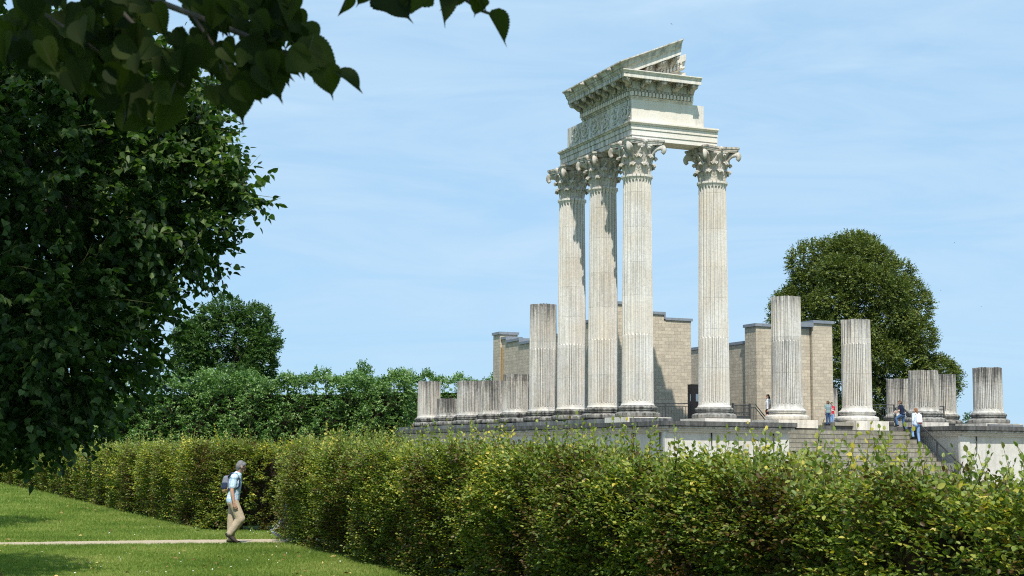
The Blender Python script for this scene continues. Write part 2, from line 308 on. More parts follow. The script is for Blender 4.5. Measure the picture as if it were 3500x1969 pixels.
def wob(s, z, a): return a * (.5 * np.sin(s * 2.1 + z * 1.3) + .3 * np.sin(s * 4.7 - z * 2.9 + 1) + .35 * np.sin(s * .83 + 2.2) + .25 * np.sin(z * 5.1 + s * 1.7))
def hedge(name, label, line, height, thick, leaf, dens_face, dens_top, shoots, group, seed):
    """line: front-face polyline (x, y); thickness lies to the right of its direction; height: function of path length"""
    global rng
    rng = np.random.default_rng(seed)
    root = thing(name, label, 'hedge', (line[0][0], line[0][1], 0), 0, group)
    off = np.array([line[0][0], line[0][1], 0.])
    P = np.array(line, float); seg = np.linalg.norm(np.diff(P, axis=0), axis=1); cum = np.concatenate([[0], np.cumsum(seg)]); Lh = cum[-1]
    def at(s):
        x = np.interp(s, cum, P[:, 0]); y = np.interp(s, cum, P[:, 1]); e = .3
        tx = np.interp(s + e, cum, P[:, 0]) - np.interp(s - e, cum, P[:, 0]); ty = np.interp(s + e, cum, P[:, 1]) - np.interp(s - e, cum, P[:, 1])
        l = np.hypot(tx, ty) + 1e-9; tx /= l; ty /= l
        return x, y, tx, ty
    H = height(np.array(0.)) * 0
    parts = []
    def gaps(s, z):
        f = np.sin(s * 7.1 + 2 * np.sin(z * 3.3 + s)) * np.sin(z * 6.3 + 1.7 * np.sin(s * 2.3)) + .7 * np.sin(s * 12.7 - z * 5.1) * np.sin(z * 11.3 + s * 3.7) + .5 * np.sin(s * 2.3 + z * 1.9)
        return f + rng.normal(size=len(s)) * .30 > -.50 - .45 * np.clip(z / 1.6 - .45, 0, 1)
    def spray_set(s, dep, z, nrmz, outw, n, leafsz):
        # dep: depth behind the front face, outw: outward weight (front positive)
        x, y, tx, ty = at(s); nx, ny = ty, -tx                 # right of direction = into the hedge
        b = np.stack([x + nx * dep, y + ny * dep, z], 1)
        d = np.stack([-nx * outw, -ny * outw, np.broadcast_to(nrmz, (n,)) * 1.], 1) + rng.normal(size=(n, 3)) * np.array([.45, .45, .32])
        ln = rng.uniform(.16, .34, n) * (leafsz / .055) ** .6
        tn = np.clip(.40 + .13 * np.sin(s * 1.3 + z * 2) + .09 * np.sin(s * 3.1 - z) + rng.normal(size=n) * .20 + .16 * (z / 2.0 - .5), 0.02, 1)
        d = nrm(d); parts.append(sprays(b - d * ln[:, None] * .55, d, ln, 7, leafsz, .30, .7, tn))
    dist = lambda s: np.hypot(np.interp(s, cum, P[:, 0]), np.interp(s, cum, P[:, 1]))
    zones = 5
    for kz in range(zones):
        s0, s1 = Lh * kz / zones, Lh * (kz + 1) / zones; dm = float(dist((s0 + s1) / 2)); lf = leaf * max(1, (dm / 34) ** .75)
        per = 7 * (lf ** 2) * .5
        hm = float(height(np.array((s0 + s1) / 2)))
        n = int((s1 - s0) * hm * dens_face * 1.25 / per); s = rng.uniform(s0, s1, n); z = height(s) * rng.beta(1.15, 1.0, n) * 1.0 + .05; kp = gaps(s, z); s = s[kp]; z = z[kp]; n = len(s)
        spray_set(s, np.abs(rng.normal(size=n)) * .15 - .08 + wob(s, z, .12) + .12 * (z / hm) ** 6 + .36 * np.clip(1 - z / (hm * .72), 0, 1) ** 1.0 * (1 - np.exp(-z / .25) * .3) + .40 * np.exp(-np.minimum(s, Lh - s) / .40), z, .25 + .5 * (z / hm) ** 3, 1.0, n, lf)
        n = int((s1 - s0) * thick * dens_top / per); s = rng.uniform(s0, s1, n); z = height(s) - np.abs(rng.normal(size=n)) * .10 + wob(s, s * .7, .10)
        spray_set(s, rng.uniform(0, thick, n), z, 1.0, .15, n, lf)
        n = int((s1 - s0) * hm * dens_face * .18 / per); s = rng.uniform(s0, s1, n); z = height(s) * rng.uniform(.3, 1, n)
        spray_set(s, thick - np.abs(rng.normal(size=n)) * .12, z, .3, -1.0, n, lf)
    for (sa, sg) in ((0, -1), (Lh, 1)):                        # the two ends
        dm = float(dist(sa)); lf = leaf * max(1, (dm / 34) ** .75); n = int(thick * float(height(np.array(sa))) * dens_face / (7 * lf ** 2 * .5))
        s = np.full(n, sa) - sg * np.abs(rng.normal(size=n)) * .15 + sg * .1; z = height(s) * rng.uniform(.03, 1, n)
        spray_set(s, rng.uniform(0, thick, n), z, .3, .3, n, lf)
    sb, st_ = [], []
    if shoots:
        s = rng.uniform(0, Lh, int(Lh * shoots)); clus = .5 + .5 * np.sin(s * 1.9 + .6) * np.sin(s * .71 + 1.1); keep = rng.uniform(size=len(s)) < .25 + .75 * clus
        s = s[keep]; n = len(s); ln = rng.uniform(.16, .50, n) * (.5 + .85 * clus[keep])
        x, y, tx, ty = at(s); dp = rng.uniform(.0, thick * .8, n)
        b = np.stack([x + ty * dp, y - tx * dp, height(s) - .12], 1); d = nrm(np.stack([rng.normal(size=n) * .25, rng.normal(size=n) * .25, np.ones(n)], 1))
        tn = np.clip(.62 + rng.normal(size=n) * .15, 0, 1)
        for lo_, hi_, nl in ((0, .3, 8), (.3, .5, 11), (.5, 9, 15)):
            k = (ln >= lo_) & (ln < hi_)
            if k.any(): parts.append(sprays(b[k], d[k], ln[k] + .12, nl, leaf * 1.08, .05, .35, tn[k], .3))
        sb = b; st_ = b + d * (ln[:, None] + .12)
    pos, ax, no, sz, tn = (np.concatenate(q) for q in zip(*parts))
    ok = pos[:, 2] > .03
    leaves('foliage', T_HEX, pos[ok] - off, ax[ok], no[ok], sz[ok], tn[ok], M['hedge'], root)
    if len(sb): twigs_mesh('shoots', sb - off, st_ - off, .0045, M['twig'], root, 0)['kind'] = 'stuff'
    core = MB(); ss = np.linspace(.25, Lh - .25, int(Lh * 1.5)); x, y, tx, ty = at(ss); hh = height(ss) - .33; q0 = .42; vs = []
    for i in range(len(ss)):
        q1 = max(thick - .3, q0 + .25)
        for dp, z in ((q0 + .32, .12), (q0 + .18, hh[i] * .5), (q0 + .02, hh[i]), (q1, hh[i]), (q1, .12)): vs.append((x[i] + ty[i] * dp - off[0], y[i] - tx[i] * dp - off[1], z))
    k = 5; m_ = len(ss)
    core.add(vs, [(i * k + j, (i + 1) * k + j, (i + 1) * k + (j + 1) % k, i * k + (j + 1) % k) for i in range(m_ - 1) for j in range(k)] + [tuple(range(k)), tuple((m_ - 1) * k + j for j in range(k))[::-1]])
    core.build('dark_core', M['hedgewood_core'], root)  # solid dark core for dense twigs; makes leaf gaps look shaded
    mb = MB()
    for s in np.arange(.3, Lh, .5):
        x, y, tx, ty = (float(q) for q in at(np.array(s))); dp = random.uniform(.35, .7)
        mb.tube([(x + ty * dp - off[0], y - tx * dp - off[1], -.05), (x + ty * dp - off[0] + random.uniform(-.05, .05), y - tx * dp - off[1], .6)], [.03, .02], 5)
    mb.build('stems', M['hedgewood_core'], root)['kind'] = 'stuff'
    return root
# ------------------------------------------------------------------ temple podium and stairs
TR = PSI
def tobj(name, label, cat, u, v, z=0, group=None): return thing(name, label, cat, tuple(W(u, v, z)), TR, group)
SX0, SX1 = 5.6, 14.95                                          # stair recess
def pod_poly(i):                                               # podium outline with inset i
    return [(-1.2 + i, -5 + i), (SX0 - i, -5 + i), (SX0 - i, -.9), (SX1 + i, -.9), (SX1 + i, -5 + i), (22.05 - i, -5 + i), (22.05 - i, 33 - i), (-1.2 + i, 33 - i)]
pod = tobj('temple_podium', 'high pale temple podium with dark projecting ledge, half hidden by the hedge', 'podium', 0, 0)
mb = MB(); mb.prism(pod_poly(.42), GZ + .35, -.74, .05); mb.build('plaster_wall', M['plaster'], pod, uv=True)
mb = MB(); mb.prism(pod_poly(.20), GZ - .1, GZ + .35, .5); mb.build('plinth_course', M['step'], pod, uv=True)
mb = MB(); mb.prism(pod_poly(.30), -.742, -.655, .06); mb.prism(pod_poly(.20), -.655, -.565, .10); mb.prism(pod_poly(.08), -.565, -.485, .55)
mb.build('cornice_moulding', M['plaster'], pod, uv=True)
mb = MB(); mb.prism(pod_poly(.03), -.485, -.45, .8); mb.prism(pod_poly(.0), -.45, -.25, .42); mb.build('ledge', M['lip'], pod, uv=True)
# stylobate blocks under the side colonnades (uneven, weathered)
mb = MB(); random.seed(3)
for u0, u1, v0 in ((-1.08, 1.15, -1.35), (19.7, 21.95, -1.35)):
    v = v0; mb = MB()
    while v < 32.6:
        l = min(random.uniform(.7, 1.9), 32.7 - v); mb.box(u0 + random.uniform(0, .05), u1, v, v + l - .012, -.25 + .003, -.03 - random.uniform(0, .03), random.choice((.12, .2, .3, .42, .5)))
        v += l
    mb.build('stylobate_course', M['block'], pod, uv=True)
for u, v in ((-.78, -4.58), (5.1, -4.58), (15.4, -4.58), (21.6, -4.58)):
    mb = MB(); mb.box(u - .28, u + .28, v - .05, v + .1, GZ + .36, -.745, .06); mb.build('pilaster', M['plaster'], pod, uv=True)
for v in (-4.2, 2, 6.5, 11, 15.5, 20, 24.5, 29, 32.2):
    mb = MB(); mb.box(-.83, -.7, v - .3, v + .3, GZ + .36, -.745, .05); mb.build('pilaster', M['plaster'], pod, uv=True)
for u, v, l in ((-.84, -3.75, 1.1), (-.84, -1.2, .7), (-.84, 8.8, .9), (-.84, 19.5, .6), (-.84, 27.5, .8), (1.3, -4.64, .7), (4.55, -4.64, 1.2), (16.1, -4.64, .9), (19.9, -4.64, .6)):   # thin dark tubes standing for drip stains below the ledge
    mb = MB(); dx, dy = (-.03, 0) if u < 0 else (0, -.03); mb.tube([(u, v, -.74), (u + dx * .3, v + dy * .3, -.74 - l * .6), (u, v, -.74 - l)], [.03, .022, .008], 6, .9); mb.build('drip_streak', M['lip'], pod)
stairs = tobj('staircase', 'wide weathered stone staircase between the podium cheeks', 'stairs', 10.3, -.9, -.25)
for k in range(1, 17):
    mb = MB(); a, b_ = SX0 - 10.3 + .004, SX1 - 10.3 - .004
    if k > 10: a -= .0; b_ += .0
    mb.box(a, b_, -.335 * k, -.335 * (k - 1) + .05, -.215 * (k + 1) - .1, -.215 * k, .30)
    mb.box(a, b_, -.335 * k - .02, -.335 * k + .22, -.215 * k, -.215 * k + .006, 0.0)
    mb.build('step', M['step'], stairs, uv=True)
mb = MB(); mb.box(-2.45, -.9, -.35, .35, .0, .008, .02); mb.box(.15, 1.3, -.12, 1.0, .002, .175, .12); mb.build('landing_slabs', M['step'], stairs, uv=True)

# ------------------------------------------------------------------ columns
NF = 24
def flute_ring(r, depth, cab, wf):
    vs = []
    for k in range(NF):
        for j in range(10):
            t_ = (j / 10 - .5) * 2; a = 2 * math.pi * (k + (t_ * .5)) / NF; s_ = abs(t_) / .80
            if s_ < 1:
                sw = s_ / max(wf, 1e-3)
                if sw >= 1: d = 0
                elif cab: d = depth * (1.0 if sw > .72 else 1.0 - .95 * math.sqrt(1 - (sw / .74) ** 2))
                else: d = depth * math.sqrt(1 - sw * sw)
            else: d = 0
            vs.append(((r - d) * math.cos(a), (r - d) * math.sin(a)))
    return vs
Z0, ZC, HS = .57, 3.95, 11.6
def shaft(mb, top, full, g0, topdark, seed):
    rnd = random.Random(seed)
    zs = [Z0, Z0 + .05, Z0 + .10, Z0 + .16, Z0 + .165, Z0 + .20, Z0 + .26, Z0 + .33]
    z = Z0 + .6; joints = []; zz = Z0
    while zz < top: zz += rnd.uniform(1.5, 1.9); joints.append(zz)
    mids = [Z0 + .33 + i * .42 for i in range(1, 60)]
    zs += [m_ for m_ in mids if m_ < min(top, HS - .4) - .05]
    for j in joints:
        if j < top - .3: zs += [j - .012, j, j + .012]
    if top > ZC + .2: zs += [ZC - .06, ZC - .05, ZC + .0]
    if full: zs += [HS - .36, HS - .30, HS - .25, HS - .245, HS - .15, HS - .10, HS - .02, HS]
    else: zs += [top - .5, top - .12, top]
    zs = sorted(set(round(q, 4) for q in zs)); K = NF * 10; vs = []; gs = []
    for z in zs:
        q = (z - Z0) / (HS - Z0); r = .757 - .085 * q ** 1.4
        if z < Z0 + .16: r += .06 * (1 - (z - Z0) / .16) ** 2
        wf = 1.0
        if z < Z0 + .165: wf = 0
        elif z < Z0 + .33: wf = math.sqrt(max(.02, 1 - ((Z0 + .33 - z) / .17) ** 2))
        rim = 0
        if full and z > HS - .36:
            e = (z - (HS - .36)) / .11; wf = math.sqrt(max(0, 1 - e * e)) if e < 1 else 0
            if z > HS - .16: r += .035
            if z >= HS - .105: r += .05
        if any(abs(z - j) < .005 for j in joints): r -= .012
        if abs(z - (ZC - .05)) < .003: r -= .008
        for i, (x, y) in enumerate(flute_ring(r, .085, z < ZC, wf)):
            gd = (r - math.hypot(x, y)) / .085  # deeper grooves come out darker, so the fluting reads
            zj = z
            if not full and z > top - .01: zj = z + .012 * math.sin(i * .13 + seed) + .008 * math.sin(i * .71)
            vs.append((x, y, zj))
            dd = top - z if not full else 99
            gs.append(min(1, g0 + topdark * math.exp(-(dd / .75)) + (.10 if z < ZC and not full else 0) + .17 * gd))
    tone = [rnd.uniform(-.07, .09) for _ in range(40)]; gs = [max(0, min(1, q_ + tone[sum(1 for j in joints if v_[2] > j)])) for q_, v_ in zip(gs, vs)]
    n = len(zs)
    mb.add(vs, [(i * K + j, i * K + (j + 1) % K, (i + 1) * K + (j + 1) % K, (i + 1) * K + j) for i in range(n - 1) for j in range(K)], gs)
    mb.add([v for v in vs[-K:]], [tuple(range(K))], [min(1, g0 + topdark)] * K)
def attic(mb, g):
    p = [(1.0, 0)] + [(1.0 + .085 * math.sin(a), .115 - .115 * math.cos(a)) for a in np.linspace(.3, math.pi - .3, 9)] + [(.985, .232), (.955, .236), (.95, .262)]
    p += [(.95 - .085 * math.sin(a), .262 + .09 * (1 - math.cos(a)) / 2) for a in np.linspace(.3, math.pi - .2, 7)] + [(.905, .362), (.905, .376)]
    p += [(.87 + .07 * math.sin(a), .455 - .075 * math.cos(a)) for a in np.linspace(.25, math.pi - .25, 8)] + [(.86, .536), (.835, .54), (.83, .572)]
    mb.lathe(p, 64, [min(1, g + .18 * math.sin(i * 1.3)) for i in range(len(p))])
def bell_r(z): return .625 + .03 * z + .30 * max(0, (z - .75) / .7) ** 2.2
def acanthus(mb, ang, z0, h, wdt, curl, g, rin=.03):
    nu, nv = 9, 12; vs = []; top = []
    for i in range(nv + 1):
        t_ = i / nv
        if t_ < .68: zz = z0 + h * t_ / .74; o_ = rin + .05 * math.sin(t_ / .68 * math.pi * .5) + (.16 * max(0, t_ - .4)); 
        else:
            a = (t_ - .68) / .32 * math.pi * .95; zz = z0 + h * .92 + curl * .55 * math.sin(a); o_ = rin + .095 + curl * (1 - math.cos(a)) * .62
            if a > 1.9: zz -= curl * .35 * (a - 1.9)
        lob = 1 + .16 * math.sin(t_ * 9.5 * math.pi * .75)
        wd = wdt * (1 - .12 * t_ if t_ < .68 else .95 - .55 * ((t_ - .68) / .32) ** 2) * lob
        for j in range(nu):
            s_ = (j / (nu - 1) - .5) * 2; rr = bell_r(min(zz, z0 + h)) + o_ - .045 * s_ * s_ - (.02 if j % 2 else 0) + (.03 if j == nu // 2 else 0)
            a_ = ang + s_ * wd / max(.6, rr); vs.append((rr * math.cos(a_), rr * math.sin(a_), zz - .05 * s_ * s_ * t_))
    f = [(i * nu + j, i * nu + j + 1, (i + 1) * nu + j + 1, (i + 1) * nu + j) for i in range(nv) for j in range(nu - 1)]
    n = len(vs); back = []
    for (x, y, z) in vs:
        r_ = math.hypot(x, y); q = (r_ - .045) / r_; back.append((x * q, y * q, z - .02))
    fb = [tuple(n + k for k in ff[::-1]) for ff in f]
    edge = [j for j in range(nu)] + [i * nu + nu - 1 for i in range(1, nv + 1)] + [nv * nu + j for j in range(nu - 2, -1, -1)] + [i * nu for i in range(nv - 1, 0, -1)]
    fe = [(edge[k], n + edge[k], n + edge[(k + 1) % len(edge)], edge[(k + 1) % len(edge)]) for k in range(len(edge))]
    mb.add(vs + back, f + fb + fe, [g + (.15 if z > z0 + h * .85 else 0) for _, _, z in vs] * 2)
def capital(parent, zb, g):
    mb = MB(); pr = [(bell_r(z) + .0, zb + z) for z in np.linspace(0, 1.42, 14)] + [(.3, zb + 1.43)]
    mb.lathe(pr, 48, g + .1, cap=False)
    for k in range(8): acanthus(mb, math.pi / 8 * (2 * k), zb * 0 + .02, .50, .25, .16, g)
    for k in range(8): acanthus(mb, math.pi / 8 * (2 * k + 1), .30, .62, .24, .17, g, .02)
    n0 = len(pr) * 48
    mb.v = mb.v[:n0] + [(x, y, z + zb) for x, y, z in mb.v[n0:]]
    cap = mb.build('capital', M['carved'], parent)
    ab = MB(); pts = []
    for k in range(4):                                         # abacus: concave sides, cut corners
        a0 = math.pi / 4 + k * math.pi / 2; a1 = a0 + math.pi / 2; c0 = Vector((math.cos(a0), math.sin(a0))) * 1.55; c1 = Vector((math.cos(a1), math.sin(a1))) * 1.55
        d = (c1 - c0).normalized()
        for q in np.linspace(.075, .925, 9):
            p = c0.lerp(c1, q); p -= p.normalized() * .24 * (1 - (2 * q - 1) ** 2); pts.append((p.x, p.y))
    for s_, z0_, z1_, gg in ((.93, 1.43, 1.50, .25), (.955, 1.50, 1.585, .12), (1.0, 1.585, 1.68, .42)): ab.prism([(x * s_, y * s_) for x, y in pts], zb + z0_, zb + z1_, g + gg)
    for k in range(4):
        a = k * math.pi / 2; c = Vector((math.cos(a), math.sin(a), 0)) * .90
        ab.ball((c.x, c.y, zb + 1.54), .145, 10, g + .1, (.8, .8, 1)); ab.ball((c.x * 1.12, c.y * 1.12, zb + 1.54), .06, 8, g + .3)
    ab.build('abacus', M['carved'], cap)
    for k in range(4):                                         # corner volutes: broad scroll leaves that rise and hook over at the corners
        vo = MB(); a = math.pi / 4 + k * math.pi / 2; pts = []; rad = []
        for q in np.linspace(0, 1, 9): pts.append((.60 + .54 * q ** 1.25, .72 + .62 * math.sin(q * math.pi * .5))); rad.append(.065 + .045 * q)
        cx, cz = 1.08, 1.22
        for q in np.linspace(1.30, -.95, 9): k2 = (q + .95) / 2.25; pts.append((cx + .07 + .19 * math.cos(q), cz + .165 * math.sin(q) - .05 * (1 - k2))); rad.append(.055 + .05 * k2)
        vo.tube([(r_ * math.cos(a), r_ * math.sin(a), zb + z_) for r_, z_ in pts], rad, 8, g + .12, True, 1.75)
        vo.build('corner_volute', M['carved'], cap)
    for k in range(4):                                         # inner helices meeting under the rosette
        he = MB()
        for sg in (-1, 1):
            pts = []
            for q in np.linspace(0, 1, 6): pts.append((sg * (.42 - .20 * q), .80 + .40 * q, .70 + .13 * q))
            for q in np.linspace(0, 4.6, 9): rr = .10 * (1 - q / 6.5); pts.append((sg * (.20 - rr * math.sin(q) * .9), 1.20 + rr * (1 - math.cos(q)) * .8, .83 + .02 * q))
            Rm = Matrix.Rotation(k * math.pi / 2, 3, 'Z'); he.tube([tuple(Rm @ Vector((o_, s_, zb + z_))) for s_, z_, o_ in pts], .045, 6, g + .12)
        he.build('inner_scrolls', M['carved'], cap)
def column(label, u, v, top, g0, topdark, gbase, seed, plinth=None, full=False, group='columns of the ruined temple'):
    c = tobj('fluted_column', label, 'column', u, v, 0, group)
    mb = MB(); attic(mb, gbase); mb.build('base', M['base'] if gbase > .3 else M['column'], c)
    mb = MB(); shaft(mb, top, full, g0, topdark, seed); mb.build('shaft', M['column'], c)
    if full: capital(c, HS, g0 + .06)
    if plinth:
        u0, u1, v0, v1, z0, gp = plinth; mb = MB(); mb.box(u0 - u, u1 - u, v0 - v, v1 - v, z0, .0, gp); mb.build('plinth', M['entab'], c, uv=True)
    return c
column('tall complete column with leafy capital under the near corner of the entablature', 0, 0, HS, .05, 0, .55, 1, (-1.15, 1.15, -1.2, 1.2, -.247, .1), True)
column('tall complete column under the right end of the entablature, set apart from the other three', SF, 0, HS, .04, 0, .42, 2, (SF - 1.2, SF + 1.3, -1.2, 1.2, -.247, .05), True)
column('middle one of the three close-set complete columns under the shaded entablature side', 0, SS, HS, .09, 0, .6, 3, None, True)
column('tall complete column at the far left end under the shaded side of the entablature', 0, 2 * SS, HS, .11, 0, .6, 4, None, True)
column('tallest of the broken flat-topped columns, standing at the left edge of the stairs', 2 * SF, 0, 6.13, .14, .5, .24, 5, (2 * SF - 1.3, 2 * SF + .95, -1.25, 1.2, -.40, .2))
column('broken flat-topped column on a pale block at the middle of the stair top', 3 * SF, 0, 5.15, .14, .42, .26, 6, (11.55, 13.5, -1.25, 1.1, -.462, .14))
column('wide dark broken stump directly behind the woman with the white backpack', 4 * SF, 0, 2.68, .30, .35, .55, 7, (15.6, 17.25, -1.2, 1.1, -.247, .3))
column('short broken stump standing alone at the far right against the sky', 5 * SF, 0, 2.95, .22, .68, .5, 8, (5 * SF - 1.2, 5 * SF + 1.2, -1.2, 1.2, -.247, .35))
SIDE = [(3, 6.38, .20, .7, 'tallest broken column of the left side row, right beside the complete columns'), (4, 2.72, .24, .75, 'broken stump just left of the tall broken column in the side row'),
        (5, 2.52, .28, .72, 'broken stump in the side row directly in front of the stepped wall corner'), (6, 2.66, .30, .70, 'mossy topped broken stump just right of the lowest stump'),
        (7, 1.70, .36, .62, 'lowest broken stump of the side row, mossy on top'), (8, 2.95, .16, .6, 'last broken stump at the far left end of the side row')]
for i, top, g0, td, lb in SIDE: column(lb, 0, i * SS, top, g0, td, .68, 20 + i)
for i, top, g0, td, lb in ((1, 2.76, .26, .55, 'broken stump peeking out right of the wide dark stump'), (2, 2.68, .28, .5, 'broken stump behind the man in the navy shirt, left of the wide dark stump'), (4, 2.42, .26, .5, 'distant broken stump showing as a sliver beside the two boys')):
    column(lb, 5 * SF, i * SS, top, g0, td, .6, 30 + i)

# ------------------------------------------------------------------ entablature (profiles swept round the corner)
ent = tobj('entablature', 'weathered stone entablature corner with carved frieze and broken sloping pediment on four columns', 'entablature', 0, 0, HS + 1.68)
EZ = HS + 1.68
def sweepL(mb, prof, wend, uend, g=0, gside=.2):
    """closed profile of (outward offset, height) carried along the side, round the corner and along the front"""
    n = len(prof); z = lambda q: q - EZ
    vs = [(-o_, wend, z(h)) for o_, h in prof] + [(-o_, -o_, z(h)) for o_, h in prof]
    vs2 = [(-o_, -o_, z(h)) for o_, h in prof] + [(uend, -o_, z(h)) for o_, h in prof]
    f = [(i, (i + 1) % n, n + (i + 1) % n, n + i) for i in range(n)]
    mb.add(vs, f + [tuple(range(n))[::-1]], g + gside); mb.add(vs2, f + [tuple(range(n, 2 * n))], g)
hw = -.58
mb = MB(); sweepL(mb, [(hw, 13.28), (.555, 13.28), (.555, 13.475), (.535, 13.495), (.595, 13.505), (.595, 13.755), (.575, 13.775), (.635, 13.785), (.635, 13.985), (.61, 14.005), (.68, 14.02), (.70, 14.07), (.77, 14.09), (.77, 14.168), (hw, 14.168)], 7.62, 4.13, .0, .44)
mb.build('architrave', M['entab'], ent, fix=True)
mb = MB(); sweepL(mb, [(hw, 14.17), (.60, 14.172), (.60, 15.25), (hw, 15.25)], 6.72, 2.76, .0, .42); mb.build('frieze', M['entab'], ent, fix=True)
mb = MB(); mb.box(2.765, 3.42, -.50, .5, 14.172 - EZ, 15.29 - EZ, .22); mb.build('frieze_block', M['entab'], ent)
mb = MB(); zc_ = 14.71 - EZ                                     # scroll relief on the shaded side
for k in range(6):
    c0 = .0 + k * 1.12; sg = 1 if k % 2 else -1
    pts = [(-.615, c0 + (.44 - .055 * q) * math.cos(q * sg + .5) * 1.05, zc_ + (.44 - .055 * q) * math.sin(q * sg + .5)) for q in np.linspace(0, 6.6, 26)]
    mb.tube(pts, [.05] * 20 + [.055, .06, .065, .07, .07, .05], 6, .3); mb.ball((-.63, c0, zc_), .12, 8, .35, (.5, 1, 1))
    for j in range(7):
        a = j * .9 + k; mb.ball((-.61, c0 + .30 * math.cos(a), zc_ + .30 * math.sin(a)), .095, 7, .35, (.5, 1.25, .8))
    for j in range(5):
        a = j * 1.3 + k * 2; mb.ball((-.61, c0 + .52 * math.cos(a), zc_ + .46 * math.sin(a)), .07, 6, .3, (.5, 1.4, .8))
pts = [(-.61, -.45 + q * 6.5, zc_ + .36 * math.sin(q * 6.5 / 1.12 * math.pi)) for q in np.linspace(0, 1, 70)]
mb.tube(pts, .038, 6, .3); mb.build('scroll_relief', M['entab'], ent)
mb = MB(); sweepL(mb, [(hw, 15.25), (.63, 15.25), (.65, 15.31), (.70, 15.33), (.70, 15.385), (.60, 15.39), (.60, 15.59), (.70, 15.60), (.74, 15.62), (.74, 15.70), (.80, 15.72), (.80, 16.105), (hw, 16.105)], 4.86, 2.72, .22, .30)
mb.build('bed_moulding', M['entab'], ent, fix=True)
mb = MB(); u = -.70
while u < 2.60: mb.box(u, u + .118, -.80, -.59, 15.40 - EZ, 15.585 - EZ, .0); u += .192
v = -.50
while v < 4.75: mb.box(-.80, -.59, v, v + .118, 15.40 - EZ, 15.585 - EZ, .12); v += .192
mb.build('dentils', M['entab'], ent)
mb = MB(); u = -.72
while u < 2.68: mb.ball((u, -.77, 15.665 - EZ), .078, 8, .3, (.85, .8, 1)); u += .19
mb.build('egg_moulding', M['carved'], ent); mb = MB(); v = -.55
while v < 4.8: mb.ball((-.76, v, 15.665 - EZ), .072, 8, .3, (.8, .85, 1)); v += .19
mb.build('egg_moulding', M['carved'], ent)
def modillion(M4):
    mb = MB(); prof = [(0, 0), (0, -.36), (.10, -.37), (.20, -.30), (.34, -.21), (.46, -.22), (.56, -.17), (.60, -.08), (.60, 0)]; n = len(prof)
    vs = [tuple(M4 @ Vector((s_, -o_, z_))) for s_ in (-.145, .145) for o_, z_ in prof]
    mb.add(vs, [tuple(range(n)), tuple(range(n, 2 * n))[::-1]] + [(i, n + i, n + (i + 1) % n, (i + 1) % n) for i in range(n)], .5)
    for s_ in (-.15, .15): mb.ball(tuple(M4 @ Vector((s_, -.12, -.24))), .10, 8, .3, (.3, 1, 1)); mb.ball(tuple(M4 @ Vector((s_, -.50, -.10))), .065, 8, .3, (.3, 1, 1))
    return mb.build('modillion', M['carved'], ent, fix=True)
T_ = Matrix.Translation; zt = 16.10 - EZ
for u in (-.08, .777, 1.64, 2.48): modillion(T_((u, -.80, zt)))
for v in (-.1, .73, 1.56, 2.39, 3.22, 4.05, 4.68): modillion(T_((-.80, v, zt)) @ Matrix.Rotation(-math.pi / 2, 4, 'Z'))
modillion(T_((-.80, -.80, zt)) @ Matrix.Rotation(-math.pi / 4, 4, 'Z') @ Matrix.Diagonal((1, 1.25, 1, 1)))
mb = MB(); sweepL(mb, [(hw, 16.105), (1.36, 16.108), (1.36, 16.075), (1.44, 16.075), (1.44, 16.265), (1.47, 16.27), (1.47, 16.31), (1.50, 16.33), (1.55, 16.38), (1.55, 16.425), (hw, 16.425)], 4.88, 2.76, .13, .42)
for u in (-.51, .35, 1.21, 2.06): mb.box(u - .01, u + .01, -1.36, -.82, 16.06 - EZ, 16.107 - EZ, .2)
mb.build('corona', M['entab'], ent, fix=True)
mb = MB(); mb.box(-1.34, 2.70, -1.34, -.803, 16.083 - EZ, 16.104 - EZ, .85); mb.box(-1.34, -.803, -.802, 4.84, 16.083 - EZ, 16.104 - EZ, .8); mb.build('soffit', M['carved'], ent)  # underside coloured dark: brown staining plus painted shade between the modillions
# gutter moulding along the side, returning up the slope of the pediment
sima = [(1.50, 0), (1.55, .035), (1.585, .06), (1.60, .13), (1.66, .19), (1.73, .215), (1.76, .23), (1.76, .285), (1.2, .285), (1.2, 0)]
SL = .432
mb = MB(); n = len(sima); zb_ = 16.427 - EZ
vs = [(-o_, 4.9, zb_ + h) for o_, h in sima] + [(-o_, -o_, zb_ + h) for o_, h in sima]
mb.add(vs, [(i, (i + 1) % n, n + (i + 1) % n, n + i) for i in range(n)] + [tuple(range(n))[::-1]], .5)
vs = [(-o_, -o_, zb_ + h) for o_, h in sima] + [(1.62, -o_, zb_ + h + SL * (1.62 + o_)) for o_, h in sima]
mb.add(vs, [(i, (i + 1) % n, n + (i + 1) % n, n + i) for i in range(n)] + [tuple(range(n, 2 * n))], .38)
mb.build('gutter_moulding', M['entab'], ent, fix=True)
for v in (-.55, .95, 2.45, 3.95):
    mb = MB(); mb.ball((-1.70, v, zb_ + .14), .13, 10, .35, (.9, .9, 1)); mb.ball((-1.83, v, zb_ + .11), .07, 8, .3); mb.ball((-1.70, v - .08, zb_ + .25), .045, 6, .35); mb.ball((-1.70, v + .08, zb_ + .25), .045, 6, .35)
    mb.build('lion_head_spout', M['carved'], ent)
def rake(name, prof, ua, ub, g, mat='entab'):
    """profile (offset, drop below the sloping line) carried up the pediment slope"""
    mb = MB(); n = len(prof); zl = lambda u: zb_ + SL * (u + 1.6)
    vs = [(ua, -o_, zl(ua) - d) for o_, d in prof] + [(ub, -o_, zl(ub) - d) for o_, d in prof]
    mb.add(vs, [(i, (i + 1) % n, n + (i + 1) % n, n + i) for i in range(n)] + [tuple(range(n))[::-1], tuple(range(n, 2 * n))], g)
    return mb.build(name, M[mat], ent, fix=True)
